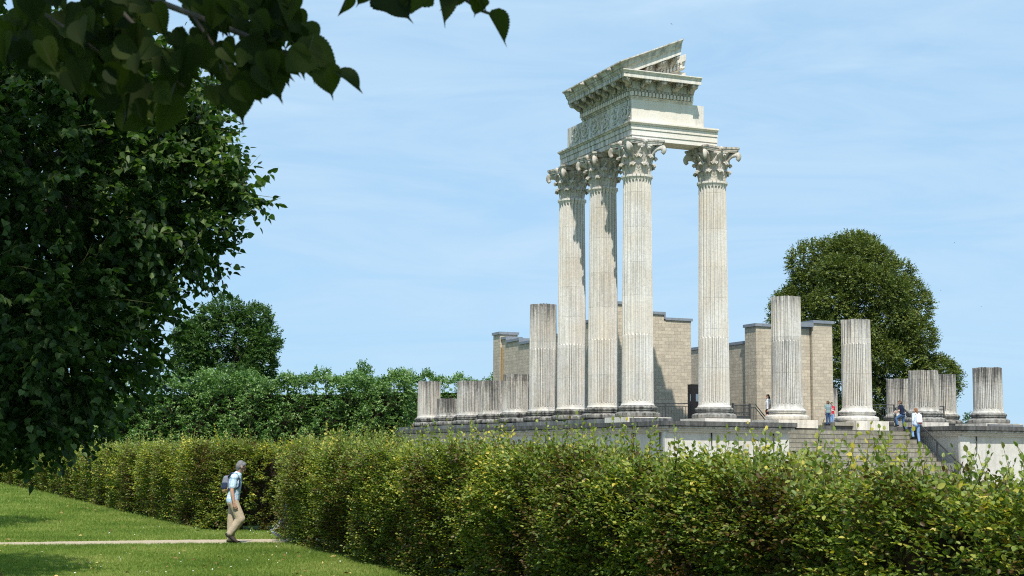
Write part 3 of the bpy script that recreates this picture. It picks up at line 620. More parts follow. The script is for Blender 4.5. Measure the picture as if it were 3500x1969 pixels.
rake('raking_corona', [(1.50, .0), (1.47, .04), (1.47, .09), (1.44, .10), (1.44, .36), (1.30, .37), (-.5, .37), (-.5, -.2), (1.0, -.2), (1.2, .0)], -1.35, 1.66, .16)
rake('raking_bed_moulding', [(.80, .375), (.80, .70), (.74, .72), (.74, .80), (.66, .82), (.66, 1.02), (.70, 1.03), (.62, 1.12), (-.4, 1.12), (-.4, .375)], -.6, 2.28, .12)
zl = lambda u: zb_ + SL * (u + 1.6)
for u in (-.05, .72, 1.46):
    Sh = Matrix.Identity(4); Sh[2][0] = SL; modillion(T_((u, -.80, zl(u) - .37)) @ Sh)
mb = MB(); u = -.2
Sh = Matrix.Identity(4); Sh[2][0] = SL
while u < 2.2:
    mb.box(-.06, .065, -.785, -.655, -1.01, -.83, .05, T_((u, 0, zl(u))) @ Sh); mb.ball((u, -.765, zl(u) - .76), .07, 8, .2, (.85, .8, 1)); u += .185
mb.build('raking_dentils', M['entab'], ent)
mb = MB(); mb.prism([(-.6, -.55), (2.40, -.55), (2.40, .45), (-.6, .45)], 16.427 - EZ, 16.86 - EZ, .2); mb.build('tympanum_block', M['entab'], ent)

# ------------------------------------------------------------------ cella walls
def wallblock(name, label, u0, v0, pieces, copings, cat='wall'):
    wv = tobj(name, label, cat, u0, v0, -.25)
    mb = MB()
    for a, b_, c, d, z0, z1, g_ in pieces: mb.box(a - u0, b_ - u0, c - v0, d - v0, z0 + .25, z1 + .25, g_)
    mb.build('masonry', M['brick'], wv, uv=True)
    mb = MB()
    for a, b_, c, d, z0, z1 in copings: mb.box(a - u0, b_ - u0, c - v0, d - v0, z0 + .25, z1 + .25, .1)
    mb.build('coping', M['coping'], wv)
    return wv
WV = 9.2
pcs = [(3.5, 4.6, WV, 11.0, -.25, 6.40, .04), (4.605, 6.45, WV + .003, WV + 1.0, -.25, 5.95, .03), (6.452, 8.15, WV + .006, WV + 1.0, -.25, 5.66, .03)]
cps = [(3.42, 4.68, WV - .08, 11.05, 6.40, 6.56), (4.683, 6.52, WV - .075, WV + 1.06, 5.95, 6.10), (6.523, 8.24, WV - .07, WV + 1.06, 5.66, 5.80), (6.44, 6.523, WV - .07, WV + 1.06, 5.70, 5.95)]
steps = [(11.0, 14.6, 5.78), (14.6, 17.8, 5.30), (17.8, 20.6, 5.10), (20.6, 22.6, 5.18), (22.6, 24.75, 5.45), (24.75, 25.6, 5.70)]
for a, b_, z in steps: pcs.append((3.5, 4.5, a + .003, b_, -.25, z - .12, .14)); cps.append((3.41, 4.6, a + .003, b_ + .03, z - .12, z + .04))
for (a, b_, z), (a2, b2, z2) in zip(steps[2:], steps[3:]): cps.append((3.405, 4.59, a2 - .06, a2 - .002, z + .041, z2 - .121))
pcs.append((3.36, 4.6, 25.603, 26.75, -.25, 5.93, .14)); cps.append((3.28, 4.68, 25.53, 26.83, 5.93, 6.10))
lw = wallblock('masonry_wall', 'long tan block wall with stepped lead-capped top behind the complete columns', 3.5, WV, pcs, cps)
mb = MB(); mb.box(-.12, -.02, 16.15, 16.30, .3, 5.3, .0); mb.build('downpipe', plain('ochre_stained_pipe', (.32, .22, .10), .8, .2, .3), lw)
pcs = [(12.36, 13.35, WV, 10.4, -.25, 5.55, .16), (13.353, 15.95, WV + .003, WV + 1, -.25, 5.52, .04), (16.03, 17.4, WV - .16, WV + 1.0, -.25, 5.86, .02), (12.7, 13.6, 10.403, 19, -.25, 4.68, .12)]
cps = [(12.27, 13.42, WV - .09, 10.46, 5.55, 5.72), (13.423, 15.9, WV - .085, WV + 1.05, 5.52, 5.71), (15.05, 16.04, WV - .30, WV + 1.04, 5.62, 5.88), (16.043, 17.5, WV - .26, WV + 1.07, 5.86, 6.03), (12.63, 13.68, 10.47, 19.05, 4.68, 4.84)]
wallblock('masonry_wall', 'tan block wall with lead coping behind the broken column left of the stairs', 12.36, WV, pcs, cps)
mb = MB()
kio = tobj('steel_cabinet', 'brown steel cabinet with paper notices beside the end of the block wall', 'cabinet', 6.34, 6.0, -.25)
mb.box(0, 1.15, 0, .42, 0, 2.2); mb.box(-.02, 1.17, -.02, .44, 2.2, 2.23); mb.build('body', M['kiosk'], kio)
mb = MB(); mb.box(.25, .56, -.012, -.002, 1.33, 1.72); mb.build('notice', M['paper'], kio)
mb = MB(); mb.box(-.012, -.002, .08, .16, 1.33, 1.70); mb.build('notice', M['paper'], kio)

# ------------------------------------------------------------------ railings
def bars(mb, a, b_, zlo, zhi, n, r=.012):
    a = Vector(a); b_ = Vector(b_)
    for i in range(n + 1):
        p = a.lerp(b_, i / n); mb.tube([p + Vector((0, 0, zlo)), p + Vector((0, 0, zhi))], r, 5, 0, False)
def railing(label, u0, v0, u1, v1, h, posts, nb, group='iron railings'):
    r_ = tobj('railing', label, 'railing', u0, v0, -.25, group); d = (u1 - u0, v1 - v0, 0)
    mb = MB(); mb.tube([(0, 0, h), (d[0], d[1], h)], .026, 6, 0, False); mb.tube([(0, 0, h - .16), (d[0], d[1], h - .16)], .016, 6, 0, False); mb.tube([(0, 0, .12), (d[0], d[1], .12)], .016, 6, 0, False); mb.build('rails', M['iron'], r_)
    mb = MB(); bars(mb, (0, 0, 0), d, .12, h - .16, nb); mb.build('balusters', M['iron'], r_)
    for q in posts:
        mb = MB(); mb.box(d[0] * q - .028, d[0] * q + .028, d[1] * q - .028, d[1] * q + .028, 0, h + .01); mb.build('post', M['iron'], r_)
    return r_
railing('low iron railing in front of the lit block wall beside the brown cabinet', 1.2, 6.0, 6.3, 6.0, 1.2, (0, .33, .70, 1), 30)
railing('low iron railing behind the complete column set apart', 6.9, 4.0, 7.66, 4.0, 1.15, (0, 1), 6)
gt = tobj('iron_gate', 'double iron gate with scroll bars between the cabinet and the stair rail', 'gate', 7.66, 4.0, -.25)
mb = MB(); bars(mb, (0, 0, 0), (1.0, 0, 0), .1, 1.1, 14, .013); mb.tube([(0, 0, 1.1), (1.0, 0, 1.13)], .03, 6, 0, False); mb.tube([(0, 0, .95), (1.0, 0, .97)], .018, 6, 0, False); mb.tube([(0, 0, .72), (1.0, 0, .74)], .018, 6, 0, False); mb.box(.02, .98, -.006, .006, .1, .55)
for k in range(9): mb.ball((.08 + k * .105, 0, .66), .045, 6, 0, (1, .3, 1))
mb.build('leaves', M['iron'], gt)
for x in (0, 1.0):
    mb = MB(); mb.box(x - .045, x + .045, -.045, .045, 0, 1.2); mb.build('post', M['iron'], gt)
r_ = tobj('railing', 'iron stair rail sloping down behind the broken column at the left edge of the stairs', 'railing', 8.70, 4.0, -.25, 'iron railings')
for dz in (0, -.17):
    mb = MB(); mb.tube([(0, 0, 1.18 + dz), (.28, 0, 1.18 + dz), (1.35, 0, .05 + dz)], .024, 6, 0, False); mb.build('rail', M['iron'], r_)
mb = MB(); bars(mb, (0, 0, 0), (.28, 0, 0), .05, 1.0, 3)
for k in range(1, 9): x = .28 + k * .12; z = 1.0 - (x - .28) * 1.056; mb.tube([(x, 0, max(-.4, z - 1.0)), (x, 0, z)], .012, 5, 0, False)
mb.build('balusters', M['iron'], r_)
r_ = tobj('railing', 'long iron handrail running down the right side of the staircase', 'railing', 14.80, -.6, -.25, 'iron railings'); sl_ = .215 / .335
mb = MB(); zr = lambda y: .98 + y * sl_ if y < -.1 else .98
for dz in (0, -.07):
    mb = MB(); mb.tube([(0, .55, .98 + dz), (0, -.1, .98 + dz), (0, -5.2, zr(-5.2) + dz)], .022, 6, 0, False); mb.build('handrail', M['iron'], r_)
mb = MB(); mb.tube([(0, -.1, .14), (0, -5.2, zr(-5.2) - .84)], .018, 6, 0, False); mb.build('lower_rail', M['iron'], r_)
mb = MB()
for k in range(35): y = -.2 - k * .143; mb.tube([(0, y, zr(y) - .84), (0, y, zr(y) - .07)], .011, 5, 0, False)
mb.build('balusters', M['iron'], r_)
for y in (.5, -.1, -1.4, -2.7, -4.0, -5.1):
    mb = MB(); mb.box(-.028, .028, y - .028, y + .028, (zr(y) - 1.05 if y < -.3 else 0), zr(y)); mb.build('post', M['iron'], r_)
railing('iron railing behind the man in the navy shirt', 13.9, 1.6, 16.0, 1.6, 1.2, (0, .08, 1), 15)
railing('iron railing to the right of the wide dark stump, seen against the sky', 17.5, 1.5, 19.15, 1.5, 1.18, (0, .25, 1), 12)

# ------------------------------------------------------------------ trees
def shell_points(ells, n, depth, seed_bias=1.0):
    """points near the outer surface of a union of ellipsoids with their outward direction"""
    C_ = np.array([e[0] for e in ells], float); Rr = np.array([e[1] for e in ells], float)
    area = (Rr[:, 0] * Rr[:, 1] + Rr[:, 1] * Rr[:, 2] + Rr[:, 0] * Rr[:, 2]); pr = area / area.sum()
    out_p, out_d = [], []
    got = 0
    while got < n:
        m = int((n - got) * 1.8) + 50; k = rng.choice(len(ells), m, p=pr); d = rdir(m)
        q = np.clip(1 - np.abs(rng.normal(size=m)) * depth, .05, 1.05); p = C_[k] + Rr[k] * d * q[:, None]
        inside = np.zeros(m, bool)
        for j in range(len(ells)):
            inside |= ((((p - C_[j]) / Rr[j]) ** 2).sum(1) < (1 - depth * 1.7) ** 2) & (k != j)
        keep = ~inside; p = p[keep]; dd = nrm((d / Rr[k])[keep]); out_p.append(p); out_d.append(dd); got += len(p)
    return np.concatenate(out_p)[:n], np.concatenate(out_d)[:n]
def trunk(mb, base, top, r0, r1, k=9, bend=.15):
    pts = [Vector(base).lerp(Vector(top), q) + Vector((math.sin(q * 5) * bend, math.cos(q * 4) * bend - bend, 0)) for q in np.linspace(0, 1, 7)]
    mb.tube(pts, [r0 * 1.35] + [r0 + (r1 - r0) * q for q in np.linspace(.15, 1, 6)], k)
def tree(name, label, cat, base, trunk_top, r0, ells, n, leaf, mat, T=T_DIA, per=9, length=.6, depth=.16, group=None, droop=.3, fill=0.25, limbs=8, seed=1, lobes=0, lobe_r=1.0, twig=0, tonefn=None):
    global rng; rng = np.random.default_rng(seed); random.seed(seed)
    root = thing(name, label, cat, base, 0, group); off = np.array(base, float)
    mb = MB(); trunk(mb, (0, 0, -.1), tuple(np.array(trunk_top) - off), r0, r0 * .35)
    tt = np.array(trunk_top) - off
    for k in range(limbs):
        e = ells[k % len(ells)]; tgt = np.array(e[0]) + np.array(e[1]) * rdir(1)[0] * .55 - off; a = tt * random.uniform(.35, .95)
        mid = (a + tgt) / 2 + np.array([0, 0, .12 * np.linalg.norm(tgt - a)]); mb.tube([tuple(a), tuple(mid), tuple(tgt)], [r0 * .38, r0 * .22, r0 * .07], 6)
    mb.build('trunk', M['bark'], root)
    E = list(ells)
    if lobes:
        p, d = shell_points(ells, lobes, .05); rr = rng.uniform(.65, 1.25, lobes) * lobe_r
        E = [(tuple(p[i] - d[i] * rr[i] * .42), (rr[i], rr[i], rr[i] * .8)) for i in range(lobes)]
    m = int(n / per); p, d = shell_points(E, int(m * (1 - fill)), depth)
    if fill: p2, d2 = shell_points(ells, m - len(p), depth * 1.5); p2 = p2 - d2 * .3; p = np.concatenate([p, p2]); d = np.concatenate([d, d2])
    dd = d + rng.normal(size=d.shape) * .45 + np.array([0, 0, .12]); dd = nrm(dd); ln = length * rng.uniform(.6, 1.2, len(p))
    tn = np.clip(.45 + rng.normal(size=len(p)) * .18, 0, 1) if tonefn is None else tonefn(p)
    pos, ax, no, sz, tn = sprays(p - dd * ln[:, None] * .5, dd, ln, per, leaf, droop, .6, tn, .35)
    ok = pos[:, 2] > .1
    leaves('crown', T, pos[ok] - off, ax[ok], no[ok], sz[ok], tn[ok], M[mat], root)
    if twig:
        k = rng.choice(len(p), min(twig, len(p)), False); twigs_mesh('twigs', p[k] - dd[k] * ln[k][:, None] * .6 - off, p[k] + dd[k] * ln[k][:, None] * .5 - off, .0035, M['twig'], root, .03)['kind'] = 'stuff'
    return root
# big tree behind the temple
BT = [((29.0, 125, 14.2), (6.2, 5.5, 6.4)), ((29.0, 125, 9.6), (6.5, 6, 7.0)), ((30.9, 124.5, 8.4), (5.9, 5.5, 6.2)), ((32.2, 125, 4.8), (4.2, 4, 3.6)), ((29.2, 125, 17.2), (3.5, 3.6, 3.6)), ((27.2, 125, 9.8), (4.6, 4, 6.2)), ((32.0, 125, 14.6), (3.0, 2.6, 3.4)), ((31.2, 125, 18.2), (1.9, 1.8, 2.2)), ((34.5, 125, 5.6), (1.2, 1.5, 1.2))]
tree('broad_tree', 'large dense rounded olive green tree behind the broken columns on the right', 'tree', (29.5, 125, 0), (29.5, 125, 10), .6, BT, 300000, .20, 'oak', T_DIA, 10, .85, .12, None, .25, .26, 14, 5, 78, 2.0)
# tall loose tree behind the trimmed lindens
LT = [((-25.6, 135, 13.2), (3.2, 3, 2.9)), ((-23.9, 135, 11.6), (2.3, 2.3, 2.5)), ((-26.0, 135, 9.6), (3.8, 3, 3.2)), ((-23.5, 135, 7.6), (2.0, 2, 1.5)), ((-28.0, 135, 11.5), (3.4, 3, 3.2)), ((-26.4, 135, 6), (2.8, 2.5, 3))]
tree('tall_tree', 'tall green tree with uneven lobed crown rising above the trimmed linden row on the left', 'tree', (-26.0, 135, 0), (-25.8, 135, 9), .4, LT, 80000, .24, 'fartree', T_DIA, 9, .75, .16, None, .25, .2, 8, 6, 52, 1.45)
for k, (x, y, z, rx, rz, lb) in enumerate(((79, 250, 6.6, 3.6, 3.0, 'small distant tree peeping over the podium just left of the far right stump'), (85.5, 255, 4.6, 3.6, 2.6, 'low distant tree crown at the right edge of the picture behind the podium'), (89.5, 256, 4.9, 3.4, 2.6, 'distant tree crown cut by the right frame edge behind the podium'))):
    tree('distant_tree', lb, 'tree', (x, y, 0), (x, y, z), .3, [((x, y, z), (rx, rx, rz)), ((x + 1.5, y, z - 1.3), (rx, rx, rz))], 5000, .36, 'fartree', T_DIA, 8, 1.0, .2, 'distant trees on the right', .2, .2, 5, 40 + k)
tree('young_tree', 'slim pale tree top poking above the trimmed linden row near the temple', 'tree', (-11.7, 117, 0), (-11.7, 117, 7), .1, [((-11.7, 117, 7.6), (.9, .8, 1.7))], 2500, .17, 'pleached', T_DIA, 8, .5, .25, None, .1, .2, 3, 51)
tree('round_tree', 'dark rounded tree top just visible above the trimmed linden row', 'tree', (-22.5, 118, 0), (-22.5, 118, 6), .3, [((-22.5, 118, 6.4), (2.4, 2, 2.6))], 5000, .22, 'fartree', T_DIA, 8, .6, .2, None, .2, .2, 4, 52)
# trimmed linden rows (pleached), read as one green wall each
def pleached(label, x0, y0, x1, y1, thick, zb, zt, n, leaf, seed, ragged=.25):
    global rng; rng = np.random.default_rng(seed); random.seed(seed)
    root = thing('trimmed_linden_row', label, 'hedge', (x0, y0, 0), 0, 'trimmed linden rows'); off = np.array([x0, y0, 0.]); a = np.array([x0, y0]); d = np.array([x1 - x0, y1 - y0]); Ln = np.hypot(*d); d = d / Ln; nx = np.array([d[1], -d[0]]) * (1 if d[1] * 0 - d[0] * 1 < 0 else -1)
    nf = nx if nx[1] < 0 else -nx                              # towards the camera
    per = 8; m = n // per; s = rng.uniform(0, Ln, m); kind = rng.uniform(size=m)
    z = zb + (zt - zb) * rng.beta(1.1, 1, m); dep = np.abs(rng.normal(size=m)) * .28 + wob(s * .9, z, .6)
    top = kind < .22; z[top] = zt + wob(s[top], s[top] * 0, ragged) - np.abs(rng.normal(size=top.sum())) * .25; dep[top] = rng.uniform(0, thick, top.sum())
    e = kind > .93; s[e] = np.where(rng.uniform(size=e.sum()) < .5, 0, Ln) + rng.normal(size=e.sum()) * .15; dep[e] = rng.uniform(0, thick, e.sum())
    xy = a + d * s[:, None] - nf * dep[:, None]; p = np.concatenate([xy, z[:, None]], 1)
    dd = np.concatenate([np.tile(nf, (m, 1)) * np.where(top, .1, 1.)[:, None], (.25 + top * .9)[:, None]], 1) + rng.normal(size=(m, 3)) * .4; dd = nrm(dd)
    ln = rng.uniform(.35, .65, m); tn = np.clip(.45 + rng.normal(size=m) * .2 + .12 * np.sin(s * 1.2 + z), 0, 1)
    pos, ax, no, sz, tn = sprays(p - dd * ln[:, None] * .5, dd, ln, per, leaf, .55, .5, tn, .35)
    leaves('crown', T_HEX, pos - off, ax, no, sz, tn, M['pleached'], root)
    for s in np.arange(.5, Ln, 3.0):
        mb = MB(); q = a + d * s - nf * thick * .5 - off[:2]; mb.tube([(q[0], q[1], -.1), (q[0] + .05, q[1], zb), (q[0], q[1], zt - .5)], [.14, .12, .05], 7)
        mb.build('trunk', M['bark'], root)
    mb = MB(); q = [a + d * .5 - nf * 1.0, a + d * (Ln - .5) - nf * 1.0, a + d * (Ln - .5) - nf * (thick - .3), a + d * .5 - nf * (thick - .3)]; mb.prism([tuple(x - off[:2]) for x in q], zb + .3, zt - 1.3); mb.build('inner_dark_core', M['hedgewood_core'], root)  # solid dark core stands in for the inner twigs
    return root
pleached('long trimmed linden row forming a green wall left of the temple podium', -7.6, 106, -36, 112, 2.8, 1.5, 7.5, 76000, .175, 61, .7)
pleached('trimmed linden row seen between the broken stumps at the left end of the podium', -.2, 123, -14, 121, 2.5, 1.3, 8.3, 18000, .19, 62, .6)
# left linden: low hanging crown close to the camera
PX = lambda x, y, Y: ((x - 1750) * Y / 5029 * 1.0, Y, CAM_Z + (1545 - y) * Y / 5029)
def EL(x, y, Y, rx, ry, dy): X, Yy, Z = PX(x, y, Y); k = Y / 5029; return ((X, Yy, Z), (rx * k, dy, ry * k))
LL = [EL(190, 600, 12.4, 560, 470, 1.5), EL(110, 1070, 12.2, 490, 445, 1.4), EL(-60, 1340, 12.2, 340, 190, 1.2), EL(90, 1470, 12.0, 240, 66, .8), EL(400, 330, 12.6, 330, 300, 1.1), EL(520, 780, 12.3, 250, 230, .9), EL(770, 640, 12.1, 110, 90, .35), EL(640, 430, 12.4, 120, 110, .5), EL(-250, 700, 12.6, 700, 800, 1.8), EL(60, 640, 14.6, 560, 620, 1.3)]
def ltone(p): return np.clip(.38 + rng.normal(size=len(p)) * .27 - .12 * (p[:, 0] > -2.6), 0, 1)
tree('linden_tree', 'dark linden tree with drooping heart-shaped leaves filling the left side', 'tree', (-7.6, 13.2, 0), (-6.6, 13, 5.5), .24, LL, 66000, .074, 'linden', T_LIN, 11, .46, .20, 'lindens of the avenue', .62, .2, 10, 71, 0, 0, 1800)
# more lindens of the same avenue, just outside the picture; they shade the lawn
tree('linden_tree', 'linden of the avenue standing just left of the picture, shading the lawn', 'tree', (-10.6, 20.2, 0), (-10.6, 20.2, 6), .22, [((-9.9, 20.2, 6.3), (3.1, 3.2, 3.2))], 12000, .20, 'linden', T_DIA, 9, .8, .35, 'lindens of the avenue', .4, .4, 6, 72)
tree('linden_tree', 'farther linden of the avenue left of the picture, shading the far lawn', 'tree', (-16.6, 36, 0), (-16.6, 36, 6), .22, [((-16.0, 36, 6.4), (3.5, 3.2, 3.6))], 12000, .22, 'linden', T_DIA, 9, .8, .35, 'lindens of the avenue', .4, .4, 6, 73)
tree('linden_tree', 'farthest linden of the avenue, its bare trunk just showing at the left picture edge', 'tree', (-31.0, 89, 0), (-31.0, 89, 7), .32, [((-32.0, 89, 8.0), (4.0, 3.6, 4.0))], 7000, .24, 'linden', T_DIA, 9, .8, .35, 'lindens of the avenue', .4, .4, 6, 76)
# the linden above the camera: its crown stays over the picture, one branch hangs into the upper left corner
ov = tree('linden_tree', 'linden overhead whose dark serrated leaves hang into the top left corner', 'tree', (-2.6, -1.5, 0), (-2.4, -.6, 7.0), .26, [((-2.6, 1.6, 9.6), (4.1, 5.6, 2.4)), ((-5.7, 5.4, 10.2), (3.6, 3.6, 2.6))], 17000, .30, 'linden', T_DIA, 9, .8, .45, 'lindens of the avenue', .4, .6, 8, 74)
rng = np.random.default_rng(75)
poly = np.array([(-60, -90), (960, -90), (1010, 30), (1060, 110), (1120, 170), (1140, 240), (1080, 235), (980, 240), (900, 300), (820, 330), (740, 290), (650, 270), (560, 330), (500, 420), (380, 420), (250, 330), (120, 250), (-60, 170)], float)
def inpoly(p):
    x, y = p; c = False; n = len(poly)
    for i in range(n):
        (x0, y0), (x1, y1) = poly[i - 1], poly[i]
        if (y0 > y) != (y1 > y) and x < (x1 - x0) * (y - y0) / (y1 - y0) + x0: c = not c
    return c
lp, la, ln_, ls = [], [], [], []
def addleaf(px, py, tx, ty, Y, nrm_, size=None):
    a = np.array(PX(px, py, Y)); b_ = np.array(PX(tx, ty, Y + rng.uniform(-.03, .03))); lp.append(a); la.append(b_ - a); ln_.append(nrm_); ls.append(size or np.linalg.norm(b_ - a) / 1.16)
cnt = 0
while cnt < 230:
    p = (rng.uniform(-60, 1150), rng.uniform(-90, 400))
    if not inpoly(p): continue
    ang = rng.normal(.35, .45); l = rng.uniform(80, 150); Y = rng.uniform(3.15, 3.75)
    q = (p[0] + math.sin(ang) * l, p[1] + math.cos(ang) * l)
    if not inpoly((p[0] + math.sin(ang) * l * .6, p[1] + math.cos(ang) * l * .6)): continue
    addleaf(*p, *q, Y, np.array([rng.normal() * .45, -1, rng.normal() * .45])); cnt += 1
for px, py, tx, ty, nx in ((1085, 195, 1122, 322, .1), (1000, 130, 1170, 225, 1.2), (930, 215, 985, 275, .3), (900, 270, 960, 350, .2), (770, 250, 812, 408, .5), (700, 270, 735, 395, .9), (1130, 215, 1228, 290, 2.5), (560, 300, 500, 470, 1.3), (850, 60, 1000, 130, .8), (930, 0, 1010, 95, .6),
                           (1280, -80, 1428, 82, .35), (1440, -90, 1330, 20, .4), (1478, -70, 1505, 68, 1.5), (1560, -90, 1480, 14, .9), (1630, -60, 1610, 22, .7), (1655, 5, 1726, 138, 1.1), (1600, -90, 1665, 30, .5), (1250, -90, 1180, -5, .4), (1170, -60, 1166, 30, 3.0)):
    addleaf(px, py, tx, ty, 3.35, np.array([nx * .6, -1, .25]))
oo = np.array(ov.location)
lp, la, ln_, ls = (np.array(q) for q in (lp, la, ln_, ls)); kind = rng.integers(0, 4, len(lp))
for k in range(4):
    tv = T_SER[0].copy(); x, y = tv[:, 0].copy(), tv[:, 1].copy()
    if k == 1: tv[:, 0] = x * .72; tv[:, 2] += .55 * np.abs(x) + .25 * (y - .4) ** 2
    if k == 2: tv[:, 0] = x * (1.06 + .15 * np.sin(y * 9)); tv[:, 2] += .12 * np.sin(y * 7 + x * 5)
    if k == 3: tv[:, 0] = x * .9 + .12 * (y - .5) ** 2; tv[:, 2] -= .35 * y ** 2 - .3 * x * np.sign(x) * y
    q = kind == k
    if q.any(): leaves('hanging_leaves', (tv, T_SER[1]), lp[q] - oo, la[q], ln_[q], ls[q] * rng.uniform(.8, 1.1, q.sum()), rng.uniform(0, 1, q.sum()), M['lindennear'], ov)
mb = MB(); Q = lambda x, y, Y=3.4: tuple(np.array(PX(x, y, Y)) - oo)
for pts, r0 in (([(-900, -900), (-300, -350), (250, -120), (620, 20), (850, 110), (1010, 190), (1090, 205)], .011), ([(250, -120), (420, 60), (500, 200), (600, 280)], .006), ([(620, 20), (720, 160), (760, 240)], .005), ([(-300, -350), (100, 20), (330, 180)], .007), ([(200, -420), (900, -260), (1300, -110), (1520, -80), (1640, 0), (1668, 10)], .008), ([(-900, -900), (200, -420)], .014)):
    mb.tube([Q(*p) for p in pts], [r0 * (1 - .7 * i / len(pts)) for i in range(len(pts))], 6)
mb.build('hanging_branch', M['bark'], ov)

# ------------------------------------------------------------------ hedges
def Hn(s): return np.interp(s, [0, 2, 6, 10, 15, 19, 22, 25, 29], [1.78, 2.0, 1.92, 1.96, 1.94, 1.80, 1.69, 1.69, 1.78]) + .06 * np.sin(s * 1.7) + .05 * np.sin(s * 3.9 + 1) + .04 * np.sin(s * 7.3)
NEAR = [(-5.22, 33.0), (-4.18, 30.1), (-3.05, 27.2), (-1.75, 24.0), (.1, 19.2), (2.0, 14.3), (3.6, 10.4), (4.6, 8.0)]
NL = float(sum(math.dist(a, b_) for a, b_ in zip(NEAR[:-1], NEAR[1:])))
hedge('hornbeam_hedge', 'near yellow green hornbeam hedge filling the lower right foreground', NEAR[::-1], lambda s: Hn(NL - s), 1.5, .064, 4.5, 2.7, 42, 'hornbeam hedges', 11)
FAR = [(-2.5, 37.9), (-5.2, 37.0), (-7.0, 36.7), (-8.2, 38.0), (-9.5, 40.9), (-11.5, 45.4), (-15.0, 53.4), (-21.2, 68), (-29.8, 87), (-33.5, 96)]
def Hf(s): return np.interp(s, [0, 3, 6, 10, 20, 40, 62], [2.2, 2.2, 2.12, 2.1, 2.05, 1.85, 1.72]) + .04 * np.sin(s * 1.1)
hedge('hornbeam_hedge', 'long olive hornbeam hedge running away to the left behind the walking man', FAR, Hf, 1.7, .064, 3.4, 2.4, 12, 'hornbeam hedges', 12)

# ------------------------------------------------------------------ grass, fallen leaves, daisies
rng = np.random.default_rng(81); random.seed(81)
M['grass'] = leafmat('grass_blades', [(0, (.085, .15, .022)), (.5, (.195, .275, .045)), (1, (.36, .38, .11))], .3, .55, .25, (1.2, 1.4, .5), lowvar=.5)
FN = np.array(NEAR); FF = np.array(FAR[1:])
def lawn_pts(n, y0, y1, path_gap=.0, spread=1.0):
    iy = rng.uniform(1 / y1, 1 / y0, n * 3); y = 1 / iy; x = rng.uniform(-.375, .0, n * 3) * y
    lim = np.where(y < 32.7, np.interp(y, FN[::-1, 1], FN[::-1, 0]) + .5, np.where(y < 37, -4.4, np.interp(y, FF[2:, 1], FF[2:, 0]) + .35))
    up_y = np.interp(x, [a for a, _ in ud], [b_ for _, b_ in ud]); lo_y = np.interp(x, [a for a, _ in ld], [b_ for _, b_ in ld])
    ok = (x < lim) & ~((y < up_y - path_gap) & (y > lo_y + path_gap)); return np.stack([x[ok], y[ok], np.zeros(ok.sum())], 1)[:n]
p = np.concatenate([lawn_pts(150000, 21.5, 100, -.02), lawn_pts(26000, 27, 37, .16)])
T_TUFT = (np.array([(-.10, 0, -.1), (.10, 0, -.05), (.16, 1.0, .25), (-.05, 0, .12), (.12, 0, .10), (-.22, .85, .42), (-.2, 0, .0), (-.05, 0, 0), (-.35, .75, -.25)], float), [(0, 1, 2), (3, 4, 5), (6, 7, 8)])
up3 = np.tile([0, 0, 1.], (len(p), 1)) + rng.normal(size=(len(p), 3)) * .18
patch = .5 + .22 * np.sin(p[:, 0] * 1.3 + np.sin(p[:, 1] * .9)) * np.sin(p[:, 1] * 1.1 + p[:, 0] * .4)
gr = leaves('grass', T_TUFT, p, up3, rng.normal(size=(len(p), 3)) * np.array([1, 1, .05]), .055 * (p[:, 1] / 26) ** .55 * rng.uniform(.6, 1.25, len(p)), patch + rng.normal(size=len(p)) * .17, M['grass'])
tag(gr, 'short green grass blades of the mown lawn', 'grass', kind='stuff')
M['litter'] = leafmat('dry_fallen_leaves', [(0, (.17, .09, .035)), (.5, (.38, .26, .10)), (1, (.62, .50, .16))], .15, .6, .2, (1.2, 1.1, .7))
p = lawn_pts(240, 22, 70, -.3); p[:, 2] = rng.uniform(.03, .055, len(p)); n = len(p)
fl = leaves('fallen_leaves', T_HEX, p, rng.normal(size=(n, 3)) * np.array([1, 1, .12]), np.tile([0, 0, 1.], (n, 1)) + rng.normal(size=(n, 3)) * .45, rng.uniform(.05, .10, n) * (p[:, 1] / 28) ** .4, rng.uniform(0, 1, n), M['litter'])
tag(fl, 'dry yellow and brown leaves scattered over the lawn', 'leaves', kind='stuff')
M['petal'] = plain('white_petals', (.8, .8, .76), .7, .2, .05)
p = np.concatenate([lawn_pts(60, 23.5, 31.5, -.1), lawn_pts(500, 33.5, 44, -.1)[:110]]); p = p[(p[:, 0] > -9.5)]; n = len(p); p[:, 2] = .06
fl = leaves('daisies', T_HEX, p, rng.normal(size=(n, 3)) * np.array([1, 1, .1]), np.tile([0, -.5, 1.], (n, 1)) + rng.normal(size=(n, 3)) * .3, rng.uniform(.018, .034, n), rng.uniform(0, 1, n), M['petal'])
tag(fl, 'tiny white daisies in the grass beside the path', 'flowers', kind='stuff')

